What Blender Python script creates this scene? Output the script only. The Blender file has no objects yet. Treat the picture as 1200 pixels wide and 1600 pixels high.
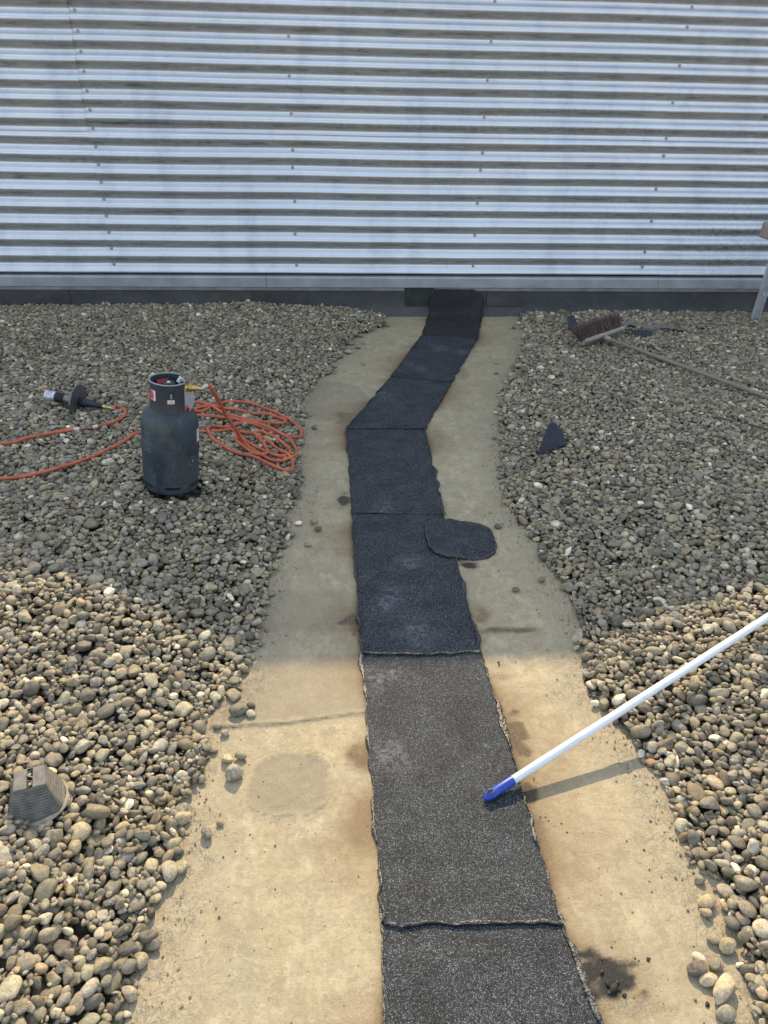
import bpy, math, random
import numpy as np
from mathutils import Vector, Matrix

SC = bpy.context.scene
COL = SC.collection
random.seed(7)
RNG = np.random.default_rng(11)

# ------------------------------------------------------------------ camera
F_PX, PITCH, ROLL, YAW, EYE = 1199.4, .535, .0245, .0814, 1.7
WALL_Y = 5.814
cy, sy = math.cos(YAW), math.sin(YAW)
C_F = np.array([sy*math.cos(PITCH), cy*math.cos(PITCH), -math.sin(PITCH)])
_r = np.array([cy, -sy, 0.0]); _u = np.cross(_r, C_F)
C_R = _r*math.cos(ROLL) + _u*math.sin(ROLL)
C_U = -_r*math.sin(ROLL) + _u*math.cos(ROLL)
cam_d = bpy.data.cameras.new('camera')
cam = bpy.data.objects.new('camera', cam_d); COL.objects.link(cam)
m = Matrix(((C_R[0], C_U[0], -C_F[0], 0), (C_R[1], C_U[1], -C_F[1], 0), (C_R[2], C_U[2], -C_F[2], EYE), (0, 0, 0, 1)))
cam.matrix_world = m
cam_d.sensor_fit = 'VERTICAL'; cam_d.sensor_height = 36.0
cam_d.lens = 36.0*F_PX/1600.0
cam_d.clip_start = 0.05; cam_d.clip_end = 500
SC.camera = cam

# ------------------------------------------------------------------ light
CLOUD = (7.2, 8.35, 10.1)
SUN_EL, SUN_AZ = math.radians(38), math.radians(2)      # azimuth from +Y towards +X
w = bpy.data.worlds.new('World'); SC.world = w; w.use_nodes = True
nt = w.node_tree; nt.nodes.clear()
sky = nt.nodes.new('ShaderNodeTexSky'); sky.sky_type = 'NISHITA'; sky.sun_disc = False
sky.sun_elevation = SUN_EL; sky.sun_rotation = SUN_AZ
sky.air_density = 1.0; sky.dust_density = 2.0; sky.ozone_density = 1.0
bg = nt.nodes.new('ShaderNodeBackground'); bg.inputs['Strength'].default_value = 0.15
wo = nt.nodes.new('ShaderNodeOutputWorld')
# bright broken cloud added over the blue to lift the shade
tc = nt.nodes.new('ShaderNodeTexCoord'); mp = nt.nodes.new('ShaderNodeMapping'); mp.inputs['Scale'].default_value = (1, 1, 2.2)
cn = nt.nodes.new('ShaderNodeTexNoise'); cn.inputs['Scale'].default_value = 2.3; cn.inputs['Detail'].default_value = 7; cn.inputs['Roughness'].default_value = .58
cr_ = nt.nodes.new('ShaderNodeValToRGB'); cr_.color_ramp.elements[0].position = .40; cr_.color_ramp.elements[1].position = .62
cm_ = nt.nodes.new('ShaderNodeMix'); cm_.data_type = 'RGBA'; cm_.inputs[7].default_value = (*CLOUD, 1)
nt.links.new(tc.outputs['Generated'], mp.inputs[0]); nt.links.new(mp.outputs[0], cn.inputs['Vector']); nt.links.new(cn.outputs['Fac'], cr_.inputs[0])
nt.links.new(cr_.outputs[0], cm_.inputs[0]); nt.links.new(sky.outputs[0], cm_.inputs[6]); nt.links.new(cm_.outputs[2], bg.inputs[0]); nt.links.new(bg.outputs[0], wo.inputs[0])
sd = bpy.data.lights.new('sun', 'SUN'); sd.energy = 4.5; sd.angle = math.radians(0.7); sd.color = (1.0, .80, .51)
sun = bpy.data.objects.new('sun', sd); COL.objects.link(sun)
sdir = Vector((math.sin(SUN_AZ)*math.cos(SUN_EL), math.cos(SUN_AZ)*math.cos(SUN_EL), math.sin(SUN_EL)))
sun.rotation_euler = sdir.to_track_quat('Z', 'Y').to_euler(); sun.location = (0, 12, 10)
SC.view_settings.view_transform = 'Standard'; SC.view_settings.look = 'None'
SC.view_settings.exposure = 0.36; SC.view_settings.gamma = 1.0

# ------------------------------------------------------------------ helpers
def ray(x, y):
    return C_R*(x-600)/F_PX + C_U*(800-y)/F_PX + C_F
def g(x, y, z=0.0):                                   # photo pixel -> place on the level z
    d = ray(x, y); return np.array([0, 0, EYE]) + d*((z-EYE)/d[2])
def wl(x, y, Y=WALL_Y):                               # photo pixel -> place on the upright plane Y
    d = ray(x, y); return np.array([0, 0, EYE]) + d*(Y/d[1])

def tag(o, label=None, cat=None, group=None, kind=None):
    if label: o['label'] = label
    if cat: o['category'] = cat
    if group: o['group'] = group
    if kind: o['kind'] = kind
    return o
def empty(name, loc, label, cat, group=None, rz=0):
    o = bpy.data.objects.new(name, None); COL.objects.link(o)
    o.location = loc; o.rotation_euler = (0, 0, rz); o.empty_display_size = .05
    return tag(o, label, cat, group)

class MB:
    """collects shapes for one mesh"""
    def __init__(s): s.v = []; s.f = []
    def add(s, v, f):
        n = len(s.v); s.v += [tuple(map(float, p)) for p in v]; s.f += [tuple(i+n for i in q) for q in f]
    def box(s, c, d, R=None, bev=0.0):
        hx, hy, hz = d[0]/2, d[1]/2, d[2]/2
        b = min(bev, hx*.9, hy*.9, hz*.9)
        if b <= 0:
            v = [(x, y, z) for x in (-hx, hx) for y in (-hy, hy) for z in (-hz, hz)]
            f = [(0, 1, 3, 2), (4, 6, 7, 5), (0, 4, 5, 1), (2, 3, 7, 6), (0, 2, 6, 4), (1, 5, 7, 3)]
        else:                                          # chamfered box
            v = []; idx = {}
            for sx in (-1, 1):
                for sy_ in (-1, 1):
                    for sz in (-1, 1):
                        for k in range(3):
                            p = [sx*hx, sy_*hy, sz*hz]
                            for j, h in enumerate((hx, hy, hz)):
                                if j != k: p[j] = (sx, sy_, sz)[j]*(h-b)
                            idx[(sx, sy_, sz, k)] = len(v); v.append(tuple(p))
            f = []
            for k in range(3):
                a, c2 = [j for j in range(3) if j != k]
                for sg in (-1, 1):
                    q = []
                    for (pa, pb) in ((-1, -1), (1, -1), (1, 1), (-1, 1)):
                        t = [0, 0, 0]; t[k] = sg; t[a] = pa; t[c2] = pb; q.append(idx[(*t, k)])
                    f.append(tuple(q))
            for k in range(3):                          # edges along axis k
                a, c2 = [j for j in range(3) if j != k]
                for pa in (-1, 1):
                    for pb in (-1, 1):
                        t0 = [0, 0, 0]; t0[a] = pa; t0[c2] = pb; t1 = list(t0); t0[k] = -1; t1[k] = 1
                        f.append((idx[(*t0, a)], idx[(*t1, a)], idx[(*t1, c2)], idx[(*t0, c2)]))
            for sx in (-1, 1):
                for sy_ in (-1, 1):
                    for sz in (-1, 1): f.append(tuple(idx[(sx, sy_, sz, k)] for k in range(3)))
        v = [Vector(p) for p in v]
        if R is not None: v = [R @ p for p in v]
        c = Vector(c); s.add([p+c for p in v], f)
    def tube(s, pts, r, n=10, cap=True):
        pts = [Vector(p) for p in pts]; m_ = len(pts)
        rs = r if hasattr(r, '__len__') else [r]*m_
        up = Vector((0, 0, 1)); rings = []; prev = None
        for i, p in enumerate(pts):
            t = (pts[min(i+1, m_-1)]-pts[max(i-1, 0)]).normalized()
            if prev is None:
                a = t.cross(up)
                if a.length < 1e-3: a = t.cross(Vector((1, 0, 0)))
                a.normalize()
            else:
                a = (prev - t*prev.dot(t)).normalized()
            prev = a; b = t.cross(a)
            rings.append([p + a*math.cos(2*math.pi*k/n)*rs[i] + b*math.sin(2*math.pi*k/n)*rs[i] for k in range(n)])
        v = [q for rg in rings for q in rg]
        f = [(i*n+k, i*n+(k+1) % n, (i+1)*n+(k+1) % n, (i+1)*n+k) for i in range(m_-1) for k in range(n)]
        if cap: f += [tuple(reversed(range(n))), tuple(range((m_-1)*n, m_*n))]
        s.add(v, f)
    def lathe(s, prof, n=40, a0=0, a1=2*math.pi, M=None, close=True):
        full = abs(a1-a0-2*math.pi) < 1e-6
        k = n if full else n+1
        v = []
        for (r, z) in prof:
            for i in range(k):
                a = a0+(a1-a0)*i/n; v.append(Vector((r*math.cos(a), r*math.sin(a), z)))
        if M is not None: v = [M @ p for p in v]
        f = []
        for j in range(len(prof)-1):
            for i in range(n):
                i2 = (i+1) % k
                f.append((j*k+i, j*k+i2, (j+1)*k+i2, (j+1)*k+i))
        if full and close:
            if prof[0][0] > 1e-6: f.append(tuple(reversed(range(k))))
            if prof[-1][0] > 1e-6: f.append(tuple(range((len(prof)-1)*k, len(prof)*k)))
        s.add(v, f)
    def build(s, name, mat, parent=None, smooth=False, loc=None):
        me = bpy.data.meshes.new(name); me.from_pydata(s.v, [], s.f); me.update()
        o = bpy.data.objects.new(name, me); COL.objects.link(o)
        me.materials.append(mat)
        if smooth:
            me.polygons.foreach_set('use_smooth', [True]*len(me.polygons))
            try: me.set_sharp_from_angle(angle=math.radians(38))
            except Exception: pass
        if parent is not None: o.parent = parent
        if loc is not None: o.location = loc
        return o

def fast_mesh(name, verts, faces, mat, parent=None, smooth=True):
    """numpy verts (n,3), faces (m,k)"""
    me = bpy.data.meshes.new(name); k = faces.shape[1]
    me.vertices.add(len(verts)); me.vertices.foreach_set('co', verts.astype(np.float32).ravel())
    me.loops.add(faces.size); me.loops.foreach_set('vertex_index', faces.astype(np.int32).ravel())
    me.polygons.add(len(faces)); me.polygons.foreach_set('loop_start', np.arange(0, faces.size, k, dtype=np.int32))
    me.polygons.foreach_set('use_smooth', np.full(len(faces), smooth, dtype=bool))
    me.materials.append(mat); me.update(calc_edges=True)
    o = bpy.data.objects.new(name, me); COL.objects.link(o)
    if parent is not None: o.parent = parent
    return o
def fattr(o, name, arr):
    a = o.data.attributes.new(name, 'FLOAT', 'POINT'); a.data.foreach_set('value', np.asarray(arr, dtype=np.float32).ravel())
def cattr(o, name, arr):
    a = o.data.attributes.new(name, 'FLOAT_COLOR', 'POINT'); a.data.foreach_set('color', np.asarray(arr, dtype=np.float32).ravel())

def vnoise(x, y, s, seed=0):                            # smooth value noise on arrays, 0..1
    r = np.random.default_rng(seed); T = r.random((64, 64))
    u, v = np.asarray(x)*s+17.3, np.asarray(y)*s+9.1
    i, j = np.floor(u).astype(int), np.floor(v).astype(int); a, b = u-i, v-j
    a, b = a*a*(3-2*a), b*b*(3-2*b)
    q = lambda p, t: T[p % 64, t % 64]
    return (q(i, j)*(1-a)+q(i+1, j)*a)*(1-b)+(q(i, j+1)*(1-a)+q(i+1, j+1)*a)*b
def fbm(x, y, s, o=3, seed=0):
    return sum(vnoise(x, y, s*2**k, seed+k)*.5**k for k in range(o))/sum(.5**k for k in range(o))
def sstep(a, b, x):
    t = np.clip((x-a)/(b-a), 0, 1); return t*t*(3-2*t)

# ------------------------------------------------------------------ materials
class NT:
    def __init__(s, name):
        s.m = bpy.data.materials.new(name); s.m.use_nodes = True; s.t = s.m.node_tree
        s.b = s.t.nodes['Principled BSDF']; s.co = None
    def n(s, typ, **kw):
        nd = s.t.nodes.new(typ)
        for k, v in kw.items():
            if k in nd.inputs: nd.inputs[k].default_value = v
            else: setattr(nd, k, v)
        return nd
    def l(s, a, b): s.t.links.new(a, b)
    def coord(s):
        if s.co is None: s.co = s.n('ShaderNodeTexCoord').outputs['Object']
        return s.co
    def mapped(s, sc=(1, 1, 1)):
        mp = s.n('ShaderNodeMapping'); mp.inputs['Scale'].default_value = sc; s.l(s.coord(), mp.inputs['Vector']); return mp.outputs[0]
    def noise(s, scale, detail=4, rough=.55, vec=None, dist=0):
        nd = s.n('ShaderNodeTexNoise', Scale=scale, Detail=detail, Roughness=rough, Distortion=dist)
        s.l(vec if vec is not None else s.coord(), nd.inputs['Vector']); return nd.outputs['Fac']
    def voro(s, scale, out='Color', vec=None):
        nd = s.n('ShaderNodeTexVoronoi', Scale=scale); s.l(vec if vec is not None else s.coord(), nd.inputs['Vector']); return nd.outputs[out]
    def ramp(s, fac, stops):
        nd = s.n('ShaderNodeValToRGB'); e = nd.color_ramp.elements
        while len(e) < len(stops): e.new(.5)
        for el, (p, c) in zip(e, stops):
            el.position = p; el.color = (*c, 1) if hasattr(c, '__len__') else (c, c, c, 1)
        s.l(fac, nd.inputs['Fac']); return nd.outputs['Color']
    def mix(s, fac, a, b, mode='MIX'):
        nd = s.n('ShaderNodeMix', data_type='RGBA', blend_type=mode)
        for sock, val in ((nd.inputs[0], fac), (nd.inputs[6], a), (nd.inputs[7], b)):
            if hasattr(val, 'is_linked') or hasattr(val, 'links'): s.l(val, sock)
            elif hasattr(val, '__len__'): sock.default_value = (*val, 1) if len(val) == 3 else val
            else: sock.default_value = val
        return nd.outputs[2]
    def math(s, op, a, b=0.0):
        nd = s.n('ShaderNodeMath', operation=op)
        for sock, val in ((nd.inputs[0], a), (nd.inputs[1], b)):
            if hasattr(val, 'links'): s.l(val, sock)
            else: sock.default_value = val
        return nd.outputs[0]
    def attr(s, name, out='Fac'):
        nd = s.n('ShaderNodeAttribute', attribute_name=name); return nd.outputs[out]
    def bump(s, h, dist, strength=1.0, prev=None):
        nd = s.n('ShaderNodeBump', Strength=strength, Distance=dist); s.l(h, nd.inputs['Height'])
        if prev is not None: s.l(prev, nd.inputs['Normal'])
        s.l(nd.outputs[0], s.b.inputs['Normal']); return nd.outputs[0]
    def set(s, col=None, rough=None, metal=None, spec=None):
        for k, v in (('Base Color', col), ('Roughness', rough), ('Metallic', metal), ('Specular IOR Level', spec)):
            if v is None: continue
            if hasattr(v, 'links'): s.l(v, s.b.inputs[k])
            else: s.b.inputs[k].default_value = (*v, 1) if hasattr(v, '__len__') else v
        return s.m

def plain(name, col, rough=.5, metal=0.0, var=.25, scale=25, bump=.0004, spec=.5, wear=None):
    t = NT(name); nz = t.noise(scale, 5)
    c = t.ramp(nz, [(.3, tuple(x*(1-var) for x in col)), (.7, tuple(min(1, x*(1+var)) for x in col))])
    for (wc, ws, lo, hi, am, str_) in (wear or ()): c = t.mix(t.ramp(t.noise(ws, 6, .75, vec=t.mapped(str_), dist=.6), [(lo, 0), (hi, am)]), c, wc)
    r = t.math('ADD', t.math('MULTIPLY', t.noise(scale*2.3, 4), .25), rough-.12)
    t.bump(t.noise(scale*6, 4), bump, .6)
    return t.set(c, r, metal, spec)

def mat_roof():
    t = NT('roof_membrane')
    big = t.noise(1.7, 6, .6); mid = t.noise(7, 6, .65, dist=.6); fin = t.noise(140, 3)
    c = t.ramp(big, [(.3, (.33, .275, .165)), (.5, (.385, .315, .185)), (.7, (.44, .365, .225))])
    c = t.mix(t.ramp(mid, [(.42, 0), (.7, .75)]), c, (.50, .42, .265))
    c = t.mix(t.ramp(t.noise(3.3, 6, .7, dist=1.2), [(.5, 0), (.68, .6)]), c, (.31, .28, .21))
    c = t.mix(t.ramp(t.noise(18, 6, .7, dist=.4), [(.5, 0), (.68, .55)]), c, (.29, .225, .13))
    st = t.noise(30, 4, vec=t.mapped((1.0, .12, 1)), dist=.3)
    c = t.mix(t.ramp(st, [(.55, 0), (.75, .2)]), c, (.52, .455, .32))
    c = t.mix(t.ramp(fin, [(.3, .25), (.5, 0)]), c, (.22, .19, .13))
    sc1 = t.noise(16, 3, .5, vec=t.mapped((3.0, .35, 1)), dist=2.2); sc2 = t.noise(14, 3, .5, vec=t.mapped((.4, 2.6, 1)), dist=2.5)
    c = t.mix(t.ramp(sc1, [(.485, 0), (.5, .38), (.515, 0)]), c, (.56, .50, .37))
    c = t.mix(t.ramp(sc2, [(.49, 0), (.5, .42), (.51, 0)]), c, (.20, .16, .105))
    msk = t.ramp(t.noise(3.1, 5, .7), [(.45, .15), (.62, 1)])
    c = t.mix(t.math('MULTIPLY', msk, t.ramp(t.noise(95, 3, .75), [(.60, 0), (.66, .7)])), c, (.17, .14, .095))
    c = t.mix(t.ramp(t.noise(48, 7, .8), [(.40, .55), (.50, 0)]), c, (.30, .24, .145))
    c = t.mix(t.ramp(t.noise(60, 7, .8, dist=.5), [(.52, 0), (.64, .5)]), c, (.52, .45, .31))
    # sandy dust swept along the stones, scorch and soot from the torch, a worn grey patch
    wl_ = t.noise(5.5, 8, .72, vec=t.mapped((.55, 1.5, 1)), dist=1.6)
    c = t.mix(t.ramp(wl_, [(.46, 0), (.50, .30), (.53, 0)]), c, (.24, .19, .12))
    c = t.mix(t.ramp(t.noise(11, 7, .75, dist=.8), [(.5, 0), (.66, .7)]), c, (.285, .235, .155))
    c = t.mix(t.ramp(t.noise(13, 7, .75, vec=t.mapped((1.3, .8, 1))), [(.52, 0), (.66, .65)]), c, (.52, .44, .29))
    c = t.mix(t.math('MULTIPLY', t.attr('dust'), .75), c, t.mix(t.noise(90, 4), (.30, .25, .17), (.44, .37, .25)))
    c = t.mix(t.math('MULTIPLY', t.attr('grit'), t.ramp(t.voro(330, 'Distance'), [(.1, 1.0), (.6, .7)])), c, t.mix(t.noise(150, 4, .7), (.12, .10, .07), (.34, .285, .20)))
    c = t.mix(t.attr('crack'), c, (.10, .08, .055))
    c = t.mix(t.math('MULTIPLY', t.attr('scorch'), .85), c, (.17, .095, .035))
    sp = t.ramp(t.math('ADD', t.noise(170, 3), t.math('MULTIPLY', t.attr('soot'), .35)), [(.45, .25), (.72, 1)])
    c = t.mix(t.math('MULTIPLY', t.attr('soot'), sp), c, (.022, .02, .019))
    c = t.mix(t.ramp(t.voro(34, 'Distance'), [(.05, .9), (.085, 0)]), c, (.05, .045, .04))
    n1 = t.bump(t.noise(200, 5, .7), .0028, .7)
    n2 = t.bump(t.noise(24, 6, .65, dist=1), .006, .45, n1)
    t.bump(t.math('MULTIPLY', t.attr('dust'), t.noise(60, 3, .6, vec=t.mapped((1, .45, 1)), dist=1.5)), .012, .9, n2)
    return t.set(c, t.math('ADD', t.math('MULTIPLY', mid, .25), .55), 0, .3)

def mat_felt():
    t = NT('mineral_felt')
    cell = t.n('ShaderNodeSeparateColor'); t.l(t.voro(640), cell.inputs[0])
    c = t.ramp(cell.outputs[0], [(0, .007), (.42, .024), (.75, .055), (.92, .14), (1, .32)])
    blot = t.noise(9, 5, .65)
    c = t.mix(1.0, c, t.ramp(blot, [(.3, .62), (.7, 1.3)]), 'MULTIPLY')
    c = t.mix(t.ramp(t.noise(5, 5, .65, dist=.5), [(.6, 0), (.8, .3)]), c, (.14, .13, .115))
    c = t.mix(t.math('MULTIPLY', t.attr('scuff'), t.ramp(t.noise(55, 4, .7), [(.42, 0), (.72, .8)])), c, (.27, .255, .235))
    c = t.mix(t.attr('wear'), c, (.035, .028, .022))
    t.bump(t.math('ADD', cell.outputs[1], t.noise(110, 3)), .0022, .8)
    return t.set(t.mix(1.0, c, (.92, 1.0, 1.08), 'MULTIPLY'), .72, 0, .26)

def mat_bitumen():
    t = NT('melted_bitumen')
    sp = t.n('ShaderNodeSeparateColor'); t.l(t.voro(260), sp.inputs[0])
    gl = t.ramp(sp.outputs[0], [(.74, 0), (.82, 1)])
    gl = t.math('MULTIPLY', gl, t.attr('grain'))  # stuck granules, and sun glints painted as pale specks
    c = t.mix(gl, (.010, .0095, .010), (.15, .14, .14))
    t.bump(t.noise(95, 5), .006, .9)
    return t.set(c, t.math('ADD', t.math('MULTIPLY', gl, .35), .27), 0, .8)

def mat_cladding():
    t = NT('corrugated_metal')
    sm = t.noise(1.4, 4, .6, vec=t.mapped((1, 1, .35)))
    c = t.ramp(sm, [(.3, (.65, .67, .685)), (.7, (.74, .755, .76))])
    c = t.mix(t.ramp(t.noise(5, 5, .65, vec=t.mapped((1, 1, .25))), [(.5, 0), (.72, .5)]), c, (.42, .46, .52))
    # grime on the undersides with band shade painted in: patchy streaks running with the sheets
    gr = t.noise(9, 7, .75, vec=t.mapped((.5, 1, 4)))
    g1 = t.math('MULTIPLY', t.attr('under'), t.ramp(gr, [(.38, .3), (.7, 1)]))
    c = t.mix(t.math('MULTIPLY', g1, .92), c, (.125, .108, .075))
    c = t.mix(t.ramp(t.noise(1.3, 6, .7, vec=t.mapped((1, 1, .5)), dist=.8), [(.55, 0), (.75, .35)]), c, (.60, .60, .57))
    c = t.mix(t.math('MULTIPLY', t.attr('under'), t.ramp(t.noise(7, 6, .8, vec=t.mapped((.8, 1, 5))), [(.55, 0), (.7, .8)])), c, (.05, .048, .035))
    ms = t.math('MULTIPLY', t.attr('moss'), t.ramp(t.noise(30, 7, .78, dist=.5), [(.47, 0), (.58, 1)]))
    c = t.mix(ms, c, (.075, .085, .06))
    c = t.mix(t.ramp(t.noise(70, 4, .7), [(.68, 0), (.76, .4)]), c, (.3, .3, .27))
    ro = t.math('ADD', t.math('MULTIPLY', g1, .3), t.math('ADD', t.math('MULTIPLY', t.noise(4, 5), .16), .28))
    me = t.math('SUBTRACT', .8, t.math('ADD', t.math('MULTIPLY', g1, .5), t.math('MULTIPLY', ms, .7)))
    t.bump(t.noise(3.5, 3, vec=t.mapped((1, 1, .3))), .01, .22)
    return t.set(c, ro, me, .5)

def mat_stone():
    t = NT('river_stone')
    col = t.attr('stone_color', 'Color')
    c = t.mix(1.0, col, t.ramp(t.noise(55, 6, .7), [(.3, .52), (.7, 1.36)]), 'MULTIPLY')
    bnd = t.noise(40, 3, .6, vec=t.mapped((1, 1.7, 3.2)), dist=1.4)
    c = t.mix(t.ramp(bnd, [(.6, 0), (.78, .3)]), c, t.mix(.5, c, (.42, .38, .31)))
    c = t.mix(t.ramp(t.noise(300, 4, .75), [(.50, 0), (.66, .68)]), c, (.055, .048, .038))
    c = t.mix(t.ramp(t.noise(200, 4, .75), [(.56, 0), (.72, .35)]), c, (.46, .42, .34))
    c = t.mix(t.math('MULTIPLY', t.ramp(t.noise(120, 5, .75), [(.5, 0), (.62, .55)]), t.attr('lichen')), c, (.55, .54, .48))
    n1 = t.bump(t.noise(120, 5, .6), .003, .5)
    t.bump(t.noise(380, 4, .7), .0014, .7, n1)
    return t.set(c, .62, 0, .38)

def mat_kerb():
    t = NT('bitumen_upstand')
    c = t.ramp(t.noise(2.6, 6, .65, vec=t.mapped((1, 1, 2))), [(.3, (.034, .034, .034)), (.7, (.075, .073, .068))])
    c = t.mix(t.ramp(t.noise(9, 6, .7), [(.5, 0), (.75, .6)]), c, (.10, .095, .08))
    c = t.mix(t.ramp(t.noise(14, 6, .7), [(.6, 0), (.8, .5)]), c, (.02, .02, .022))
    t.bump(t.noise(40, 5), .004, .5)
    return t.set(c, .6, 0, .4)

def mat_bed():
    t = NT('gravel_bed')
    v = t.n('ShaderNodeSeparateColor'); t.l(t.voro(38), v.inputs[0])
    c = t.mix(v.outputs[0], (.08, .072, .058), (.22, .195, .15))
    c = t.mix(1.0, c, t.ramp(t.voro(38, 'Distance'), [(.0, 1), (.75, .25)]), 'MULTIPLY')  # darker towards cell edges: shade in the gaps painted into the colour
    t.bump(t.voro(38, 'Distance'), .02, 1.0)
    return t.set(c, .8, 0, .2)

M = dict(roof=mat_roof(), felt=mat_felt(), bitumen=mat_bitumen(), clad=mat_cladding(), stone=mat_stone(), kerb=mat_kerb(), bed=mat_bed(),
    flash=plain('grey_flashing', (.36, .365, .37), .5, .35, .18, 6), lip=plain('lip_metal', (.27, .265, .25), .55, .3, .25, 8),
    kerb_dark=plain('dark_upstand', (.022, .026, .022), .6, 0, .4, 12, .003),
    bottle=plain('bottle_paint', (.030, .042, .052), .55, 0, .45, 9, .0012, wear=[((.14, .14, .125), 11, .48, .72, .45, (1, 1, .6)), ((.30, .30, .28), 70, .63, .69, .7, (1, 1, .35)), ((.13, .06, .03), 34, .64, .72, .7, (1, 1, 1))]), collar=plain('collar_paint', (.034, .042, .045), .5, 0, .2, 22, .0004, wear=[((.20, .20, .19), 60, .62, .70, .6, (1, 1, .5))]),
    rim=plain('worn_rim', (.36, .38, .38), .45, .3, .3, 60), brass=plain('brass', (.62, .44, .14), .3, .95, .25, 60),
    knob=plain('black_plastic', (.02, .02, .022), .45, 0, .3, 40), hole=plain('slot_dark', (.004, .004, .005), .8, 0, .1, 10),
    red=plain('red_label', (.62, .07, .085), .5, 0, .15, 40, 0), white=plain('white_label', (.72, .72, .70), .5, 0, .08, 40, 0),
    print_=plain('label_print', (.015, .015, .016), .5, 0, .1, 30, 0), tagm=plain('clear_tag', (.42, .44, .45), .35, .25, .15, 20, .0006),
    faint=plain('faded_print', (.20, .23, .24), .6, 0, .3, 90, 0), hose=plain('orange_rubber', (.54, .12, .05), .55, 0, .28, 20, .0008, wear=[((.17, .10, .07), 17, .50, .70, .55, (1, 1, 1)), ((.50, .28, .19), 60, .60, .70, .5, (1, 1, 1))]),
    tape=plain('white_tape', (.62, .60, .56), .6, 0, .2, 60), steel=plain('burnt_steel', (.20, .18, .16), .4, .8, .4, 40, .0008),
    cup=plain('bleached_steel', (.58, .57, .60), .42, .55, .35, 45, .0008), soot=plain('sooty_steel', (.018, .017, .018), .6, .3, .4, 50, .001),
    disc=plain('grey_plate', (.17, .175, .175), .42, .7, .25, 30), grip=plain('grip_plastic', (.012, .017, .024), .42, 0, .3, 40),
    wood=plain('weathered_wood', (.30, .265, .225), .75, 0, .28, 45, .0015), bristle=plain('bristle', (.115, .068, .055), .7, 0, .5, 60, 0),
    shaft=None, pole=plain('white_pole', (.78, .81, .81), .32, 0, .05, 12, .0003, wear=[((.50, .50, .47), 26, .52, .74, .55, (1, 1, 1)), ((.12, .11, .10), 55, .66, .70, .75, (1, 1, 1))]), blue=plain('blue_plastic', (.014, .055, .36), .38, 0, .2, 30, .0003, wear=[((.10, .16, .42), 60, .56, .70, .5, (1, 1, 1))]),
    alu=plain('aluminium', (.60, .62, .64), .45, .3, .2, 20, .0004), capm=plain('trestle_cap', (.33, .26, .22), .6, .1, .3, 40, .0008),
    block=plain('weathered_plastic', (.15, .14, .12), .62, 0, .35, 50, .0012), concrete=plain('dirty_concrete', (.30, .25, .18), .85, 0, .3, 40, .002),
    scrap=plain('felt_scrap', (.028, .034, .042), .55, 0, .3, 60, .001), pale_scrap=plain('scrap_underside', (.16, .15, .13), .7, 0, .3, 40, .002),
    screw=plain('screw_head', (.34, .34, .33), .5, .3, .2, 60), wire=plain('steel_wire', (.55, .54, .5), .4, .7, .2, 60), twig=plain('twig_bark', (.06, .05, .04), .8, 0, .3, 60))
def mat_shaft():
    t = NT('broom_shaft'); c = t.ramp(t.noise(22, 5, .6, vec=t.mapped((1, .06, 1)), dist=.4), [(.3, (.17, .125, .095)), (.7, (.31, .245, .19))])
    c = t.mix(t.ramp(t.noise(8, 5), [(.5, 0), (.7, .5)]), c, (.30, .25, .20)); t.bump(t.noise(60, 3, vec=t.mapped((1, .08, 1))), .001, .5); return t.set(c, .6, 0, .3)
M['shaft'] = mat_shaft()

# ------------------------------------------------------------------ bank outlines (edge of the stones against the bare roof)
LE = np.array([(.2, -.55), (.60, -.50), (.84, -.44), (.92, -.42), (1.06, -.41), (1.2, -.385), (1.31, -.375), (1.38, -.39), (1.46, -.36), (1.53, -.335), (1.61, -.375), (1.70, -.365), (1.76, -.34), (1.87, -.27), (2.11, -.26), (2.4, -.21), (2.72, -.18), (3.1, -.13), (3.58, -.13), (3.99, -.15), (4.28, -.09), (4.6, .03), (5.02, .12), (5.3, .2), (5.5, .42), (5.85, .44)])
RE = np.array([(.2, .83), (.6, .86), (.77, .86), (.87, .87), (.97, .88), (1.08, .87), (1.26, .885), (1.43, .87), (1.55, .87), (1.71, .80), (1.95, .85), (2.23, .86), (2.58, .84), (2.9, .78), (3.48, .85), (3.97, .96), (4.58, 1.17), (5.08, 1.34), (5.85, 1.5)])
def ledge(y): return np.interp(y, LE[:, 0], LE[:, 1]) + (fbm(y, 0*y, 5, 3, 5)-.5)*.05
def redge(y): return np.interp(y, RE[:, 0], RE[:, 1]) + (fbm(y, 0*y+3, 5, 3, 8)-.5)*.05
def bank(x, y):
    """wanted top of the stones (negative = bare roof)"""
    x, y = np.asarray(x, float), np.asarray(y, float)
    rag = (fbm(x, y, 13, 2, 25)-.5)*.10+(fbm(x, y, 5, 2, 26)-.5)*.05
    dl, dr = ledge(y)-x+rag, x-redge(y)+rag
    hl = np.interp(y, [.6, 1.2, 2.2, 3.0, 4.0, 5.0, 5.8], [.20, .20, .215, .14, .105, .085, .085])
    hr = np.interp(y, [.6, 1.2, 2.0, 3.0, 4.0, 5.0, 5.8], [.16, .16, .165, .12, .09, .06, .035])
    wl_ = np.interp(y, [.6, 2.2, 3.2, 5.8], [.85, .85, .6, .6]); wr = np.interp(y, [.6, 2.2, 5.8], [.9, .95, .7])
    def rise(d, h, wd):
        e = np.clip(d/wd, 0, 1.0); r = h*(1-(1-e)**1.7)
        return np.where(d > 0, np.maximum(r, .012+.02*np.clip(d/.06, 0, 1)), -1)
    z = np.maximum(rise(dl, hl, wl_), rise(dr, hr, wr))
    return np.where(z > 0, z + ((fbm(x, y, 2.2, 2, 21)-.5)*.04+(fbm(x, y, 9, 2, 22)-.5)*.022)*np.clip(z/.06, 0, 1), -1)

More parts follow.
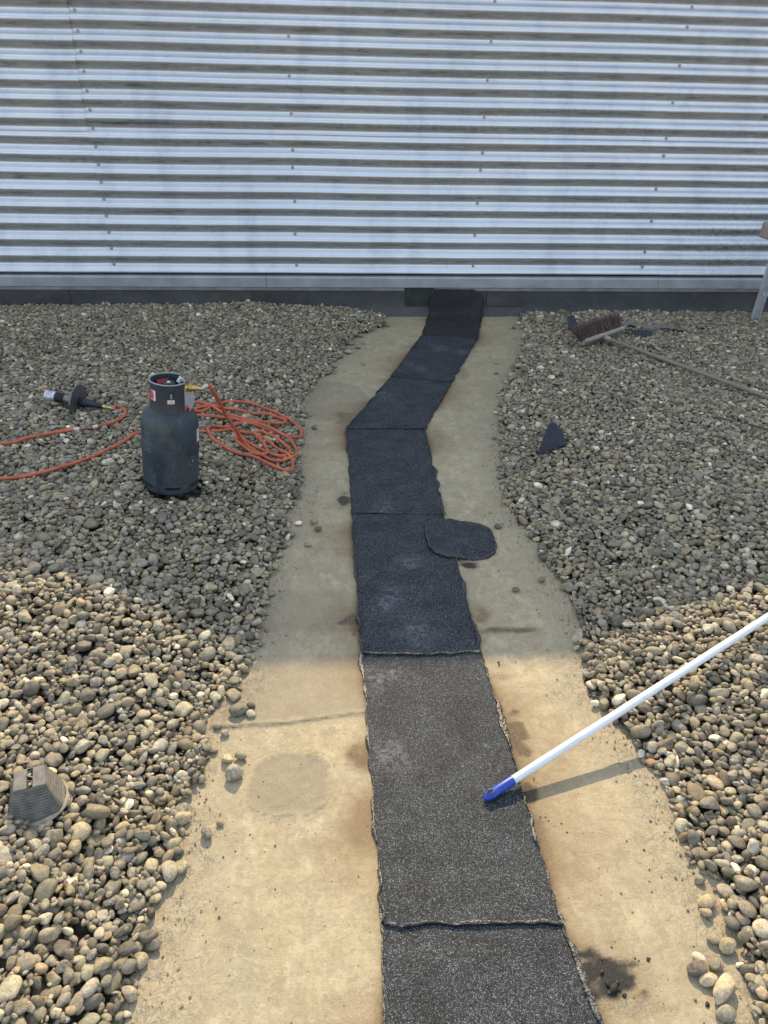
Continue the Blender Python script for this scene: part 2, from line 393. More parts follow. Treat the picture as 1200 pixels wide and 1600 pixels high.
# ------------------------------------------------------------------ roof sheet
def build_roof():
    xs = np.concatenate([[-60, -25, -10, -5, -3.2], np.arange(-2.2, 2.6001, .008), [3.2, 4.2, 7, 12, 25, 60]])
    ys = np.concatenate([[-60, -25, -10, -4, -1, 0], np.arange(.45, 5.9001, .008), [7, 12, 25, 60]])
    X, Y = np.meshgrid(xs, ys); nx, ny = len(xs), len(ys)
    inside = (X > -2.3) & (X < 2.7) & (Y > .4) & (Y < 5.95)
    Z = np.where(inside, (fbm(X, Y, 2.4, 2, 3)-.5)*.006, 0)
    dl, dr = X-ledge(Y), redge(Y)-X
    de = np.minimum(dl, dr)                                  # distance from the stones
    wob = fbm(X, Y, 9, 3, 31)
    dust = np.clip(1-sstep(.0, .18, de+(wob-.5)*.16), 0, 1)*inside
    # old lap across the left strip of roof, an oval worn patch, a faint far lap
    a, b = g(345, 1136), g(572, 1113)
    tt = np.clip((X-a[0])/(b[0]-a[0]), 0, 1); yl = a[1]+(b[1]-a[1])*tt**1.6 + (fbm(X, 0*X, 26, 3, 4)-.5)*.016
    m1 = (X > a[0]-.03) & (X < b[0])
    Z += np.where(m1, .0045*np.exp(-((Y-yl)/.008)**2) + .0025*sstep(-.004, .004, Y-yl)*(1-sstep(.15, .4, Y-yl)), 0)
    grit = np.where(m1, .8*sstep(-.004, .01, Y-yl)*(1-sstep(.18, .34, Y-yl)), 0)
    c = g(450, 1226); p = ((np.abs(X-c[0])/.108)**2.7 + (np.abs(Y-c[1])/.100)**2.7)**(1/2.7) + (fbm(X, Y, 14, 3, 12)-.5)*.24
    Z += .0035*np.exp(-((p-1)/.06)**2) + .002*np.exp(-((p-1.2)/.05)**2)*(Y > c[1]-.05) + (p < 1)*(fbm(X, Y, 60, 2, 13)-.5)*.004
    grit = np.maximum(grit, .9*(1-sstep(.93, 1.02, p)))
    c2 = g(505, 625); p2 = (((X-c2[0])/.30)**2 + ((Y-c2[1])/.30)**2)**.5 + (fbm(X, Y, 8, 2, 14)-.5)*.2
    grit = np.maximum(grit, .6*(1-sstep(.9, 1.0, p2))*inside)
    Z += .003*np.exp(-((p2-1)/.02)**2)*inside
    grit = np.maximum(grit, .5*sstep(2.32, 2.28, Y)*sstep(1.95, 2.1, Y)*sstep(.01, .04, .08-X)*inside)
    Z += dust*(fbm(X, Y, 40, 3, 41)-.5)*.009
    brk = np.clip(fbm(X, Y, 16, 3, 43)*2.6-.75, 0, 1)
    crack = np.where(m1, .75*np.exp(-((Y-yl+.006)/.0045)**2), 0)
    crack = np.maximum(crack, .6*np.exp(-((p-1.02)/.035)**2)*(.4+.6*(np.abs(Y-c[1]) > .05)))
    crack = np.maximum(crack, .35*np.exp(-((p-1.17)/.03)**2)*(np.abs(Y-c[1]) > .04))*(.25+.75*brk)
    # soot and scorch from the torch, along the strip
    ledg = np.interp(Y, SL[:, 0], SL[:, 1]); redg = np.interp(Y, SR[:, 0], SR[:, 1])
    sl_, sr_ = ledg-X, X-redg
    nl, nr = fbm(0*X, Y, 4.2, 4, 51), fbm(0*X+5, Y, 4.2, 4, 61)
    soot = np.zeros_like(X); scor = np.zeros_like(X)
    for d, n_ in ((sl_, nl), (sr_, nr)):
        wd = .004+.075*np.clip((n_-.44)*4, 0, 1)
        scor = np.maximum(scor, np.where(d > -.03, np.exp(-np.clip(d, 0, 9)/(wd+.012))*np.clip(.30+(n_-.42)*3, 0, .95), 0))
        soot = np.maximum(soot, np.where(d > -.03, np.exp(-np.clip(d, 0, 9)/.012)*np.clip(.4+(n_-.45)*3, 0, .9), 0))
    for (px_, py_, rx, ry, st, sc_) in SPOTS:
        q = g(px_, py_); e = ((X-q[0])/rx)**2+((Y-q[1])/ry)**2 + (fbm(X*.8, Y*1.3, min(26, 1.1/min(rx, ry)), 4, int(px_))-.5)*2.6
        soot = np.maximum(soot, st*(1-sstep(.35, 1.05, e))); scor = np.maximum(scor, .85*sc_*(1-sstep(-.2, 2.6, e)))
    V = np.stack([X, Y, Z], -1).reshape(-1, 3)
    i, j = np.meshgrid(np.arange(nx-1), np.arange(ny-1)); q0 = (j*nx+i).ravel()
    Fq = np.stack([q0, q0+1, q0+nx+1, q0+nx], -1)
    o = fast_mesh('roof_surface', V, Fq, M['roof']); o['kind'] = 'structure'
    for n_, a_ in (('dust', dust), ('grit', grit), ('soot', soot*inside), ('scorch', scor*inside)): fattr(o, n_, a_)
    fattr(o, 'crack', crack)
    tag(o, 'bare tan membrane of the flat roof with dust and scorch marks', 'roof')
SL = np.array([(.25, .085), (.81, .092), (1.02, .104), (1.93, .096), (2.84, .094), (3.71, .095), (4.48, .393), (5.31, .677), (5.82, .787)])
SR = np.array([(.25, .60), (.786, .535), (1.0, .509), (1.92, .493), (2.81, .487), (3.70, .506), (4.39, .75), (5.22, 1.053), (5.82, 1.20)])
SPOTS = [(955, 1535, .095, .05, 1.0, .6), (930, 1515, .07, .05, 1.0, .4), (985, 1570, .10, .03, .35, .3), (733, 882, .05, .035, .95, .3), (805, 1148, .045, .10, .6, .95), (770, 985, .13, .016, .5, .8), (750, 960, .03, .05, .3, .7),
         (548, 968, .09, .03, .6, .7), (560, 985, .04, .04, .5, .6), (566, 1180, .05, .05, .45, .95), (572, 1290, .06, .09, .12, .9), (560, 1330, .08, .10, 0, .55), (540, 782, .035, .08, .85, .4), (830, 1240, .03, .03, .75, .5),
         (775, 1060, .05, .02, .3, .6), (722, 580, .035, .12, .15, .6), (684, 680, .03, .10, .1, .5), (540, 655, .05, .12, .4, .6), (645, 560, .05, .1, .3, .55), (830, 1290, .03, .05, .4, .5), (845, 1320, .03, .05, .3, .4)]
build_roof()

# ------------------------------------------------------------------ felt sheets
def lerp(a, b, t): return a+(b-a)*t
def felt_sheet(y0l, y0r, y1l, y1r, label, seed, over=.075, wall=False, scuffs=(), wear=0.0, grain=(1, 1, 1), front=True, fw=1.0):
    """front edge from (left edge at y0l) to (right edge at y0r), back edge likewise; the back runs on under the next sheet"""
    xl, xr = (lambda y: np.interp(y, SL[:, 0], SL[:, 1])), (lambda y: np.interp(y, SR[:, 0], SR[:, 1]))
    nu, nv = 30, max(12, int((y1l-y0l+over)/.012)); top = []
    r = np.random.default_rng(seed); o1, o2, o3 = r.random(3)*40
    extra = 0.19 if wall else over
    for jv in range(nv+1):
        s = jv/nv; L = y1l-y0l+extra; dl = s*L
        for iu in range(nu+1):
            u = iu/nu
            yl, yr = y0l+dl, y0r+dl*(y1r-y0r+extra)/L
            up = 0.0
            if wall:
                up = max(0.0, yl-WALL_Y+.018); yl = min(yl, WALL_Y-.018); yr = min(yr, WALL_Y-.018)
                if yl > 5.6: yr = lerp(yr, yl, (yl-5.6)/(WALL_Y-.018-5.6))
            el = (vnoise(yl+up, 0, 22, 3+seed)-.5)*.008+(vnoise(yl+up, 0, 70, 5+seed)-.5)*.005
            er = (vnoise(yr+up, 0, 20, 7+seed)-.5)*.011+(vnoise(yr+up, 0, 70, 9+seed)-.5)*.006
            x0, x1 = xl(yl)+el, xr(yr)+er
            if wall and up > .11: x0 += .02*((up-.11)/.06)**2; x1 -= .045*((up-.11)/.06)**2
            x = lerp(x0, x1, u); y = lerp(yl, yr, u)
            if front: y += ((vnoise(x+o1, 0, 34, 2)-.5)*.008+(vnoise(x+o1, 0, 11, 2)-.5)*.010)*fw*(1-s)**6
            lift = .0042*(1-sstep(.07, .14, dl)) if front else 0
            z = .0048+lift+(fbm(x+o2, y, 6, 3, 44)-.42)*.0065+(fbm(.4*x+o3, y, 22, 2, 45)-.5)*.0022+.0022*(1-u)*0 + .002*math.exp(-(min(u, 1-u)*40)**2)
            if wall:
                bend = max(0.0, 1-abs(yl+up-(WALL_Y-.018))/.05)
                z += up+.012*bend; y -= .012*bend + (.004 if up > 0 else 0)
            top.append((x, y, z))
    T = np.array(top); k = nu+1; N = len(T)
    low = T.copy(); low[:, 2] = np.minimum(low[:, 2]-.0040, low[:, 2])
    if wall: up_m = T[:, 2] > .03; low[up_m, 1] += .004; low[up_m, 2] = T[up_m, 2]
    F_ = [(j*k+i, j*k+i+1, (j+1)*k+i+1, (j+1)*k+i) for j in range(nv) for i in range(nu)]
    rim = [i for i in range(k)]+[j*k+nu for j in range(1, nv+1)]+[nv*k+i for i in range(nu-1, -1, -1)]+[j*k for j in range(nv-1, 0, -1)]
    V = np.concatenate([T, low[rim]])
    F_ += [(rim[(q+1) % len(rim)], rim[q], N+q, N+(q+1) % len(rim)) for q in range(len(rim))]
    o = fast_mesh('felt_sheet', V, np.array(F_), M['felt'], smooth=True)
    try: o.data.set_sharp_from_angle(angle=math.radians(40))
    except Exception: pass
    sc = np.zeros(len(V))
    for (px_, py_, rr) in scuffs:
        q = g(px_, py_); sc = np.maximum(sc, np.exp(-(((V[:, 0]-q[0])**2+((V[:, 1]-q[1])*.8)**2)/rr**2)))
    fattr(o, 'scuff', sc); fattr(o, 'wear', np.full(len(V), wear)*np.clip(.6+.8*(fbm(V[:, 0], V[:, 1]+V[:, 2], 6, 3, 71)-.3), 0, 1))
    tag(o, label, 'felt sheet', 'lapped strips of roofing felt')
    # the bitumen that oozed out along the edges
    mb = MB(); gr = []
    def bead(idx, outward, amp, gval, sd):
        P = T[idx]; n_ = len(P); rr = np.random.default_rng(sd); ring = 6
        s_ = np.concatenate([[0], np.cumsum(np.linalg.norm(np.diff(P, axis=0), axis=1))])
        wv = .0015+amp*np.clip(fbm(s_+sd*3.1, 0*s_, 13, 3, 17)*2.2-.75, 0, 1)**1.3
        hv = .002+.008*np.clip(vnoise(s_+sd, 0*s_, 45, 19), .15, 1)*np.clip(wv/.006, .2, 1.0)
        if front and sd % 7 == 3: wv = (.0022+wv*.9)*(.35+.65*fw); hv = .0012+(.0022+hv*.35)*fw
        v = []
        for a in range(n_):
            for c_ in range(ring):
                th = math.pi*c_/(ring-1); off = -math.cos(th)
                jit = 1+.35*(vnoise(s_[a]*90, c_*1.7+sd, 1, 23)-.5)
                wid = wv[a]*(1.2 if off > 0 else .55)
                base = P[a]+np.array(outward)*(off*wid*jit)
                zz = -.0045 if off > 0 and c_ == ring-1 else (hv[a]*math.sin(th)**.7*jit)
                if wall and P[a][2] > .03: v.append((base[0], base[1]-abs(hv[a]*math.sin(th))*.6-.001, P[a][2]))
                else: v.append((base[0], base[1], max(.0008, P[a][2]-.0005+zz)))
        f = [(a*ring+c_, (a+1)*ring+c_, (a+1)*ring+c_+1, a*ring+c_+1) for a in range(n_-1) for c_ in range(ring-1)]
        mb.add(v, f); gr.extend(np.repeat(np.clip(gval*np.clip(fbm(s_+sd*1.7, 0*s_, 6, 2, 29)*2.4-.6, 0, 1), 0, 1), ring))
    def fine(idx, m_=3):                                  # denser line along the edge
        return idx
    bead([j*k for j in range(nv+1)], (-1, 0, 0), .0075 if grain[0] > .15 else .005, grain[0], seed*7+1)
    bead([j*k+nu for j in range(nv+1)], (1, 0, 0), .0125 if grain[0] > .15 else .006, grain[1], seed*7+2)
    if front: bead(list(range(k)), (0, -1, 0), .005*fw, grain[2]*.5, seed*7+3)
    b = mb.build('bitumen_bleed', M['bitumen'], o, smooth=True); fattr(b, 'grain', gr)
    return o
felt_sheet(.30, .28, 1.02, 1.00, 'sunlit charcoal felt sheet next to the black soot stain, running under the glossy melted lap', 1, front=False, scuffs=[])
felt_sheet(1.02, .997, 1.933, 1.924, 'long sunlit charcoal felt sheet that the blue pole end rests on', 2, scuffs=[(612, 1180, .05), (590, 1062, .04), (615, 1050, .03)])
felt_sheet(1.933, 1.924, 2.842, 2.807, 'shaded blue-black felt sheet partly covered by the rounded felt patch', 3, scuffs=[(640, 880, .05), (615, 930, .04), (650, 990, .06), (600, 945, .04)], grain=(.3, .3, .4))
felt_sheet(2.842, 2.82, 3.712, 3.703, 'plain shaded felt sheet between the rounded patch and the bend of the strip', 4, scuffs=[(600, 800, .05)], grain=(.2, .2, .2), fw=.35)
felt_sheet(3.712, 3.703, 4.479, 4.388, 'shaded felt sheet that slants right directly after the bend of the strip', 5, scuffs=[(600, 620, .05)], grain=(.1, .1, .1), fw=.25)
felt_sheet(4.479, 4.388, 5.311, 5.224, 'slanting felt sheet with pale scuffs, next to last before the wall', 6, scuffs=[(657, 577, .03), (640, 570, .03), (722, 552, .035), (690, 545, .05)], grain=(.1, .1, .1), fw=.25)
felt_sheet(5.311, 5.224, 5.80, 5.79, 'dull brown-black felt sheet turned up against the foot of the wall', 7, wall=True, wear=.75, grain=(0, 0, 0), fw=.25)

def felt_patch():
    pts = [(585, 170), (640, 152), (700, 150), (770, 149), (860, 155), (935, 173), (985, 212), (1003, 262), (1011, 305), (1000, 343), (940, 371), (850, 377), (770, 372), (720, 371), (650, 345), (610, 315), (600, 280), (590, 240), (582, 205)]
    P = np.array([g(520+a/4, 780+b/4)[:2] for a, b in pts]); c = P.mean(0)
    n = 120; ang = np.linspace(0, 2*math.pi, n, endpoint=False)
    pa = np.arctan2(P[:, 1]-c[1], P[:, 0]-c[0]); pr = np.hypot(*(P-c).T); o_ = np.argsort(pa)
    rr = np.interp(ang, np.concatenate([pa[o_]-2*math.pi, pa[o_], pa[o_]+2*math.pi]), np.tile(pr[o_], 3))
    rr *= 1+(vnoise(ang*6, 0*ang, 1.6, 3)-.5)*.03
    V = []; K = 14
    for q in range(1, K+1):
        for a, r_ in zip(ang, rr):
            x, y = c[0]+math.cos(a)*r_*q/K, c[1]+math.sin(a)*r_*q/K
            on = sstep(.055, .022, x-float(np.interp(y, SR[:, 0], SR[:, 1])))
            z = .0068+.0105*on+(fbm(x, y, 12, 2, 5)-.5)*.002 - (.001 if q == K else 0)
            V.append((x, y, float(z)))
    V.append((c[0], c[1], .0115)); F_ = [((K-1-0)*0+i, (i+1) % n, n*K) for i in range(n)]
    F4 = [(q*n+i, q*n+(i+1) % n, (q+1)*n+(i+1) % n, (q+1)*n+i) for q in range(K-1) for i in range(n)]
    base = len(V)
    for i in range(n): v = V[(K-1)*n+i]; V.append((v[0], v[1], v[2]-.006))
    F4 += [((K-1)*n+(i+1) % n, (K-1)*n+i, base+i, base+(i+1) % n) for i in range(n)]
    F4 = [tuple(reversed(q)) for q in F4]; F_ = [tuple(q) for q in F_]
    mb = MB(); mb.v = V; mb.f = F_+[tuple(reversed(q)) for q in F4]
    o = mb.build('felt_patch', M['felt'], None, smooth=True)
    fattr(o, 'scuff', np.zeros(len(o.data.vertices))); fattr(o, 'wear', np.zeros(len(o.data.vertices)))
    tag(o, 'rounded dark felt patch stuck over the right edge of the strip', 'felt patch')
    bb = MB(); ring = []
    for i in range(n+1):
        a = ang[i % n]; v = V[(K-1)*n+i % n]
        ring.append((v[0]+math.cos(a)*.002, v[1]+math.sin(a)*.002, v[2]-.003))
    rad = [.0046+.0045*float(vnoise(i % n*.35, 0, 1, 31)) for i in range(n+1)]
    bb.tube(ring, rad, 6, False)
    b = bb.build('bitumen_bleed', M['bitumen'], o, smooth=True); fattr(b, 'grain', np.full(len(b.data.vertices), .15))
felt_patch()

# ------------------------------------------------------------------ wall
PER, TROUGH0 = .1105, .3717                              # wave length; height of the lowest visible trough
SEAM_X, LAP_Z = float(wl(176, 428)[0]), TROUGH0+PER*8+.028
WALL_TOP = 2.995
def build_wall():
    root = empty('corrugated_wall', (0, WALL_Y, 0), 'tall silver wall of horizontal corrugated metal above a dark bitumen base', 'wall')
    def sheet(x0, x1, z0, z1, proud, seed):
        nz = int((z1-z0)/PER*16); nx = int((x1-x0)/.09)
        zz = np.linspace(z0, z1, nz+1); xx = np.linspace(x0, x1, nx+1)
        X, Z = np.meshgrid(xx, zz); ph = 2*math.pi*(Z-TROUGH0)/PER
        prof = -np.cos(ph)                               # -1 in a trough, +1 on a crest
        prof = np.sign(prof)*np.abs(prof)**.85
        wav = (fbm(X, Z*.5, .9, 3, 81+seed)-.5)*.020
        Y = .015-.0155*prof-proud+wav*.5; Zd = Z+wav*.5
        V = np.stack([X, Y, Zd], -1).reshape(-1, 3); k = nx+1
        i, j = np.meshgrid(np.arange(nx), np.arange(nz)); q = (j*k+i).ravel()
        Fq = np.stack([q, q+1, q+k+1, q+k], -1)
        o = fast_mesh('cladding_sheet', V, Fq, M['clad'], root)
        # dirt and painted shade on the slope that faces down: phase between trough above and crest below
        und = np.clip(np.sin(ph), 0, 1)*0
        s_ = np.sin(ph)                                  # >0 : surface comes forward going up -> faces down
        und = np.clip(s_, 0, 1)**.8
        mo = np.exp(-(((X-3.02)/.34)**2+((Z-.52)/.34)**2))*np.clip(.45+.5*s_, .15, .95)
        mo = np.maximum(mo, .5*np.clip(s_+.3, 0, 1)*np.exp(-((X-3.3)/.5)**2)*sstep(.3, 1.2, Z)*(1-sstep(1.5, 1.8, Z)))
        mo = np.maximum(mo, .42*np.clip(s_+.35, 0, 1)*np.clip(fbm(X, Z*3, 1.6, 3, 91)*2.2-.8, 0, 1)*(1-sstep(1.4, 2.0, Z)*.6))
        mo = np.maximum(mo, .6*np.exp(-((Z-LAP_Z-.005)/.018)**2)*np.clip(fbm(X, 0*X, 2.5, 3, 95)*2-.5, 0, 1))
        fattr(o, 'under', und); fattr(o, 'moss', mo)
    zb, zl = TROUGH0-.062, LAP_Z
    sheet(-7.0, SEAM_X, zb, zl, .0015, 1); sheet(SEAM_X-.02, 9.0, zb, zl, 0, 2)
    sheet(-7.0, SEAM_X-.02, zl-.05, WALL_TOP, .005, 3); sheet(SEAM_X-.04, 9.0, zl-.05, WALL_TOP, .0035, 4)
    # screws
    sc = MB(); sc.lathe([(.0105, 0), (.0105, .002), (.0075, .003), (.0065, .008), (.0, .0085)], 10, M=Matrix.Rotation(math.pi/2, 4, 'X'), close=False)
    first = None
    colx = [SEAM_X+.012] + [float(wl(*p)[0]) for p in ((460, 316), (748, 320), (1024, 322))]
    spots = [(colx[0], k) for k in range(0, 24)]
    ex = [1, 3, 5, 7] + [8, 10, 12, 14, 16, 18, 20]
    for ci in (1, 2, 3): spots += [(colx[ci]+random.uniform(-.006, .006), k) for k in ([0, 2, 4, 6, 7, 9, 11, 13, 15] if ci < 3 else [0, 1, 3, 5, 7, 8, 10, 12, 14, 15])]
    for (x, k) in spots:
        if first is None: first = sc.build('screw', M['screw'], root, smooth=True); o = first
        else: o = first.copy(); COL.objects.link(o); o.parent = root
        o.location = (x, .026, TROUGH0+k*PER-.008)
    # flashing under the sheets: sections with a joint, a lip below, and the bitumen upstand
    z_t, z_b, z_l = .276, .212, .186
    j1, j2 = float(wl(416, 440)[0]), float(wl(1028, 440)[0])
    for (a, b, sh) in ((-7, j1-.002, 0), (j1+.002, j2-.0015, .0015), (j2+.0015, 9, .0005)):
        f = MB(); y = -.012-sh
        f.add([(a, y+.04, z_t+.02), (b, y+.04, z_t+.02), (b, y+.006, z_t+.012), (a, y+.006, z_t+.012), (b, y, z_t), (a, y, z_t), (b, y, z_b), (a, y, z_b), (b, y+.012, z_b-.004), (a, y+.012, z_b-.004)],
              [(0, 1, 2, 3), (3, 2, 4, 5), (5, 4, 6, 7), (7, 6, 8, 9)])
        f.build('flashing', M['flash'], root)
    for (a, b) in ((-7, float(wl(632, 450)[0])), (float(wl(677, 450)[0]), 9)):
        f = MB(); f.box(((a+b)/2, .004, (z_b+z_l)/2-.003), (b-a, .012, z_b-z_l), bev=.002); f.build('drip_lip', M['lip'], root)
    k = MB()
    nx = 220; xs = np.linspace(-7, 9, nx)
    rows = [(.0, -.05), (.03, -.012), (.07, .003), (.205, .006)]
    v = [(x, yy+(fbm(x, z_, 3, 2, 77)-.5)*.008, z_ if z_ > 0 else -.004) for (z_, yy) in rows for x in xs]
    f = [(j*nx+i, j*nx+i+1, (j+1)*nx+i+1, (j+1)*nx+i) for j in range(len(rows)-1) for i in range(nx-1)]
    k.add(v, f); k.box((1, .10, .10), (16, .17, .2)); k.build('upstand', M['kerb'], root, smooth=True)
    for (x0p, x1p, zt, mt, tk) in ((633, 677, .211, 'kerb_dark', .006), (395, 480, .175, 'kerb', .003), (0, 110, .18, 'kerb', .003), (760, 818, .17, 'kerb', .003)):
        a, b = float(wl(x0p, 470)[0]), float(wl(x1p, 470)[0])
        p = MB(); p.box(((a+b)/2, .002-tk/2, zt/2+.035), (b-a, tk+.008, zt-.07), bev=.002); p.build('upstand_patch', M[mt], root)
    # core of the building behind the sheets and its coping
    c = MB(); c.box((1, .45, 1.6), (16, .70, 2.9)); c.build('wall_core', M['kerb'], root)
    c = MB(); c.box((1, .40, WALL_TOP+.02), (16.1, .90, .035), bev=.006); c.build('coping', M['flash'], root)
build_wall()

# ------------------------------------------------------------------ gravel
def ico(sub):
    t = (1+5**.5)/2
    v = [(-1, t, 0), (1, t, 0), (-1, -t, 0), (1, -t, 0), (0, -1, t), (0, 1, t), (0, -1, -t), (0, 1, -t), (t, 0, -1), (t, 0, 1), (-t, 0, -1), (-t, 0, 1)]
    v = [np.array(p)/np.linalg.norm(p) for p in v]
    f = [(0, 11, 5), (0, 5, 1), (0, 1, 7), (0, 7, 10), (0, 10, 11), (1, 5, 9), (5, 11, 4), (11, 10, 2), (10, 7, 6), (7, 1, 8), (3, 9, 4), (3, 4, 2), (3, 2, 6), (3, 6, 8), (3, 8, 9), (4, 9, 5), (2, 4, 11), (6, 2, 10), (8, 6, 7), (9, 8, 1)]
    for _ in range(sub):
        cache = {}; nf = []
        def mid(a, b):
            k = (min(a, b), max(a, b))
            if k not in cache: p = v[a]+v[b]; v.append(p/np.linalg.norm(p)); cache[k] = len(v)-1
            return cache[k]
        for (a, b, c) in f:
            x, y, z = mid(a, b), mid(b, c), mid(c, a); nf += [(a, x, z), (b, y, x), (c, z, y), (x, y, z)]
        f = nf
    return np.array(v), np.array(f)
ICO = {s: ico(s) for s in (1, 2, 3)}
NVAR = 40
def stone_shape(seed, sub):
    v, f = ICO[sub]; r = np.random.default_rng(seed+500); p = v.copy()
    rad = np.ones(len(v))
    for k in range(5):
        d = r.normal(size=3); d /= np.linalg.norm(d); rad += r.uniform(-.17, .17)*np.sin(v@d*r.uniform(1.5, 3.2)+r.uniform(0, 6))
    p = v*rad[:, None]
    for k in range(r.integers(1, 8)):                     # worn flats
        d = r.normal(size=3); d /= np.linalg.norm(d); cut = r.uniform(.55, .9); e = p@d-cut
        p = p-np.outer(np.where(e > 0, e*.8, 0), d)
    p = np.sign(p)*np.abs(p)**r.uniform(.84, 1.06)
    p -= (p.max(0)+p.min(0))/2; p /= np.abs(p).max(0)
    return p, f
SHAPES = {s: [stone_shape(k, s) for k in range(NVAR)] for s in (1, 2, 3)}
PALETTE = np.array([(.235, .205, .15), (.27, .235, .165), (.21, .19, .148), (.19, .178, .152), (.23, .218, .188), (.165, .157, .14), (.30, .27, .20), (.265, .21, .135), (.215, .165, .12), (.118, .112, .102), (.36, .34, .285), (.52, .505, .455), (.205, .20, .155), (.175, .15, .122)])
PW = np.array([13, 11, 13, 13, 12, 11, 8, 5, 2.2, 8, 5.5, 3.2, 7, 5.0]); PW /= PW.sum()
def stone_color(r, n=1):
    c = PALETTE[r.choice(len(PALETTE), n, p=PW)]; lu = c.mean(1, keepdims=True); c = (lu+(c-lu)*.82)*r.uniform(.52, 1.28, (n, 1))*r.uniform(.975, 1.025, (n, 3))*np.array([1.58, 1.44, 1.14])
    return c

RES = .003; GX0, GX1, GY0, GY1 = -3.5, 4.1, .42, 5.86
HX, HY = np.arange(GX0, GX1, RES), np.arange(GY0, GY1, RES)
gx, gy = np.meshgrid(HX, HY)                              # rows = y
ys_ = HY
le_, re_ = ledge(ys_), redge(ys_)
TARGET = np.empty(gx.shape, np.float32)
for a in range(0, gx.shape[0], 200): TARGET[a:a+200] = bank(gx[a:a+200], gy[a:a+200])
BULK = np.maximum(TARGET-.021, 0).astype(np.float32)      # packed bed under the loose top stones
HM = BULK.copy()
def cell(x, y): return int((y-GY0)/RES), int((x-GX0)/RES)
BLOCKED = np.zeros(HM.shape, bool)
def keep_clear(x, y, rx, ry=None, rot=0):
    ry = ry or rx; c_, s_ = math.cos(rot), math.sin(rot); i0, j0 = cell(x, y); R_ = int(max(rx, ry)/RES)+2
    sl = (slice(max(0, i0-R_), i0+R_), slice(max(0, j0-R_), j0+R_)); dx, dy = gx[sl]-x, gy[sl]-y
    BLOCKED[sl] |= ((dx*c_+dy*s_)/rx)**2+((-dx*s_+dy*c_)/ry)**2 < 1

# places of the things standing in the stones (needed before the stones settle)
BOT_R = .1125
def ground_h(x, y): return float(bank(x, y))
def stand(px_, py_, sink):
    z = .12
    for _ in range(30): q = g(px_, py_, z); z = .6*z+.4*(ground_h(q[0], q[1])-sink)
    return q[:2], z
BOT, BOT_Z = stand(268, 754, -.012)
keep_clear(BOT[0], BOT[1], BOT_R+.002)
BLK, BLK_Z = stand(58, 1253, .022)
keep_clear(BLK[0], BLK[1], .062)

PEB = [ # px, py, length px, label
 (365, 1207, 27, 'mottled grey pebble standing alone beside the oval worn patch'), (323, 1302, 22, 'rough grey-green round pebble out on the roof, left of the pole shadow side'), (344, 1287, 12, None),
 (376, 1182, 19, 'small brown pebble at the tip of the row pointing to the oval patch'), (356, 1187, 20, 'flat grey pebble behind the tip of the row by the oval patch'), (373, 1110, 30, 'wide flat grey pebble just below the shadow edge'),
 (392, 1103, 14, None), (392, 1116, 17, 'thin pale pebble leaning beside the wide flat one'), (340, 1135, 13, None), (351, 1147, 14, None), (333, 1172, 15, None), (240, 1478, 24, 'smooth pebble lying off the foot of the left bank'), (203, 1552, 28, 'pale round pebble at the bottom of the left bank'),
 (490, 815, 13, None), (497, 827, 12, None), (481, 851, 12, None), (466, 818, 13, None), (455, 836, 13, None), (437, 868, 12, None), (423, 928, 14, None), (427, 948, 5, None), (491, 668, 9, 'single dark pebble between the hose coil and the strip'),
 (563, 525, 9, None), (535, 533, 10, None), (549, 537, 9, None), (567, 536, 7, None), (558, 542, 11, None), (543, 550, 12, None), (532, 557, 10, None), (568, 569, 8, 'single small pebble between the far left bank and the slanting felt'), (521, 583, 8, None),
 (810, 505, 8, 'pale pebble near the wall at the far right bank'), (803, 512, 8, None), (775, 583, 8, None), (776, 567, 7, None), (772, 684, 9, None), (778, 823, 12, 'dark round pebble just right of the felt patch'), (806, 922, 11, 'lone dark pebble in shade halfway along the right side'),
 (791, 771, 12, None), (789, 760, 11, None), (797, 783, 12, None), (838, 843, 12, None), (846, 906, 13, None), (929, 1099, 14, None),
 (1093, 1375, 17, 'small tan pebble alone beside the right bank'), (1116, 1390, 8, None), (1039, 1222, 17, 'black and white veined pebble at the tip of the pole shadow'), (1017, 1192, 16, 'reddish flat pebble where the pole shadow meets the bank'),
 (1130, 1546, 56, 'long pale cream stone lying tilted at the foot of the right bank'), (1091, 1497, 20, 'small white pebble above the dark oval one'), (1089, 1514, 33, 'dark grey oval stone beside the long pale one'), (1106, 1531, 30, 'pale oval stone tucked against the long pale one'),
 (1136, 1478, 30, 'upright rounded olive stone above the long pale one'), (1115, 1468, 22, None), (1104, 1410, 28, 'cream rounded stone on the right bank edge above the dark one'), (1102, 1426, 19, None), (1134, 1585, 30, None), (1118, 1508, 24, None)]
PEBCOL = {45: (.30, .21, .12), 0: (.30, .28, .23), 46: (.42, .41, .39), 47: (.33, .19, .12), 48: (.47, .42, .32), 49: (.55, .52, .46), 50: (.15, .135, .12), 51: (.42, .38, .30), 52: (.28, .26, .19), 54: (.40, .34, .24), 21: (.13, .125, .12), 36: (.11, .11, .105), 37: (.12, .12, .115), 31: (.45, .44, .4), 12: (.36, .33, .27)}
for (px_, py_, L, lab) in PEB:
    q = g(px_, py_, .01); a = L/F_PX*float((q-[0, 0, EYE])@C_F)/2; keep_clear(q[0], q[1], a*1.0, a*.75)
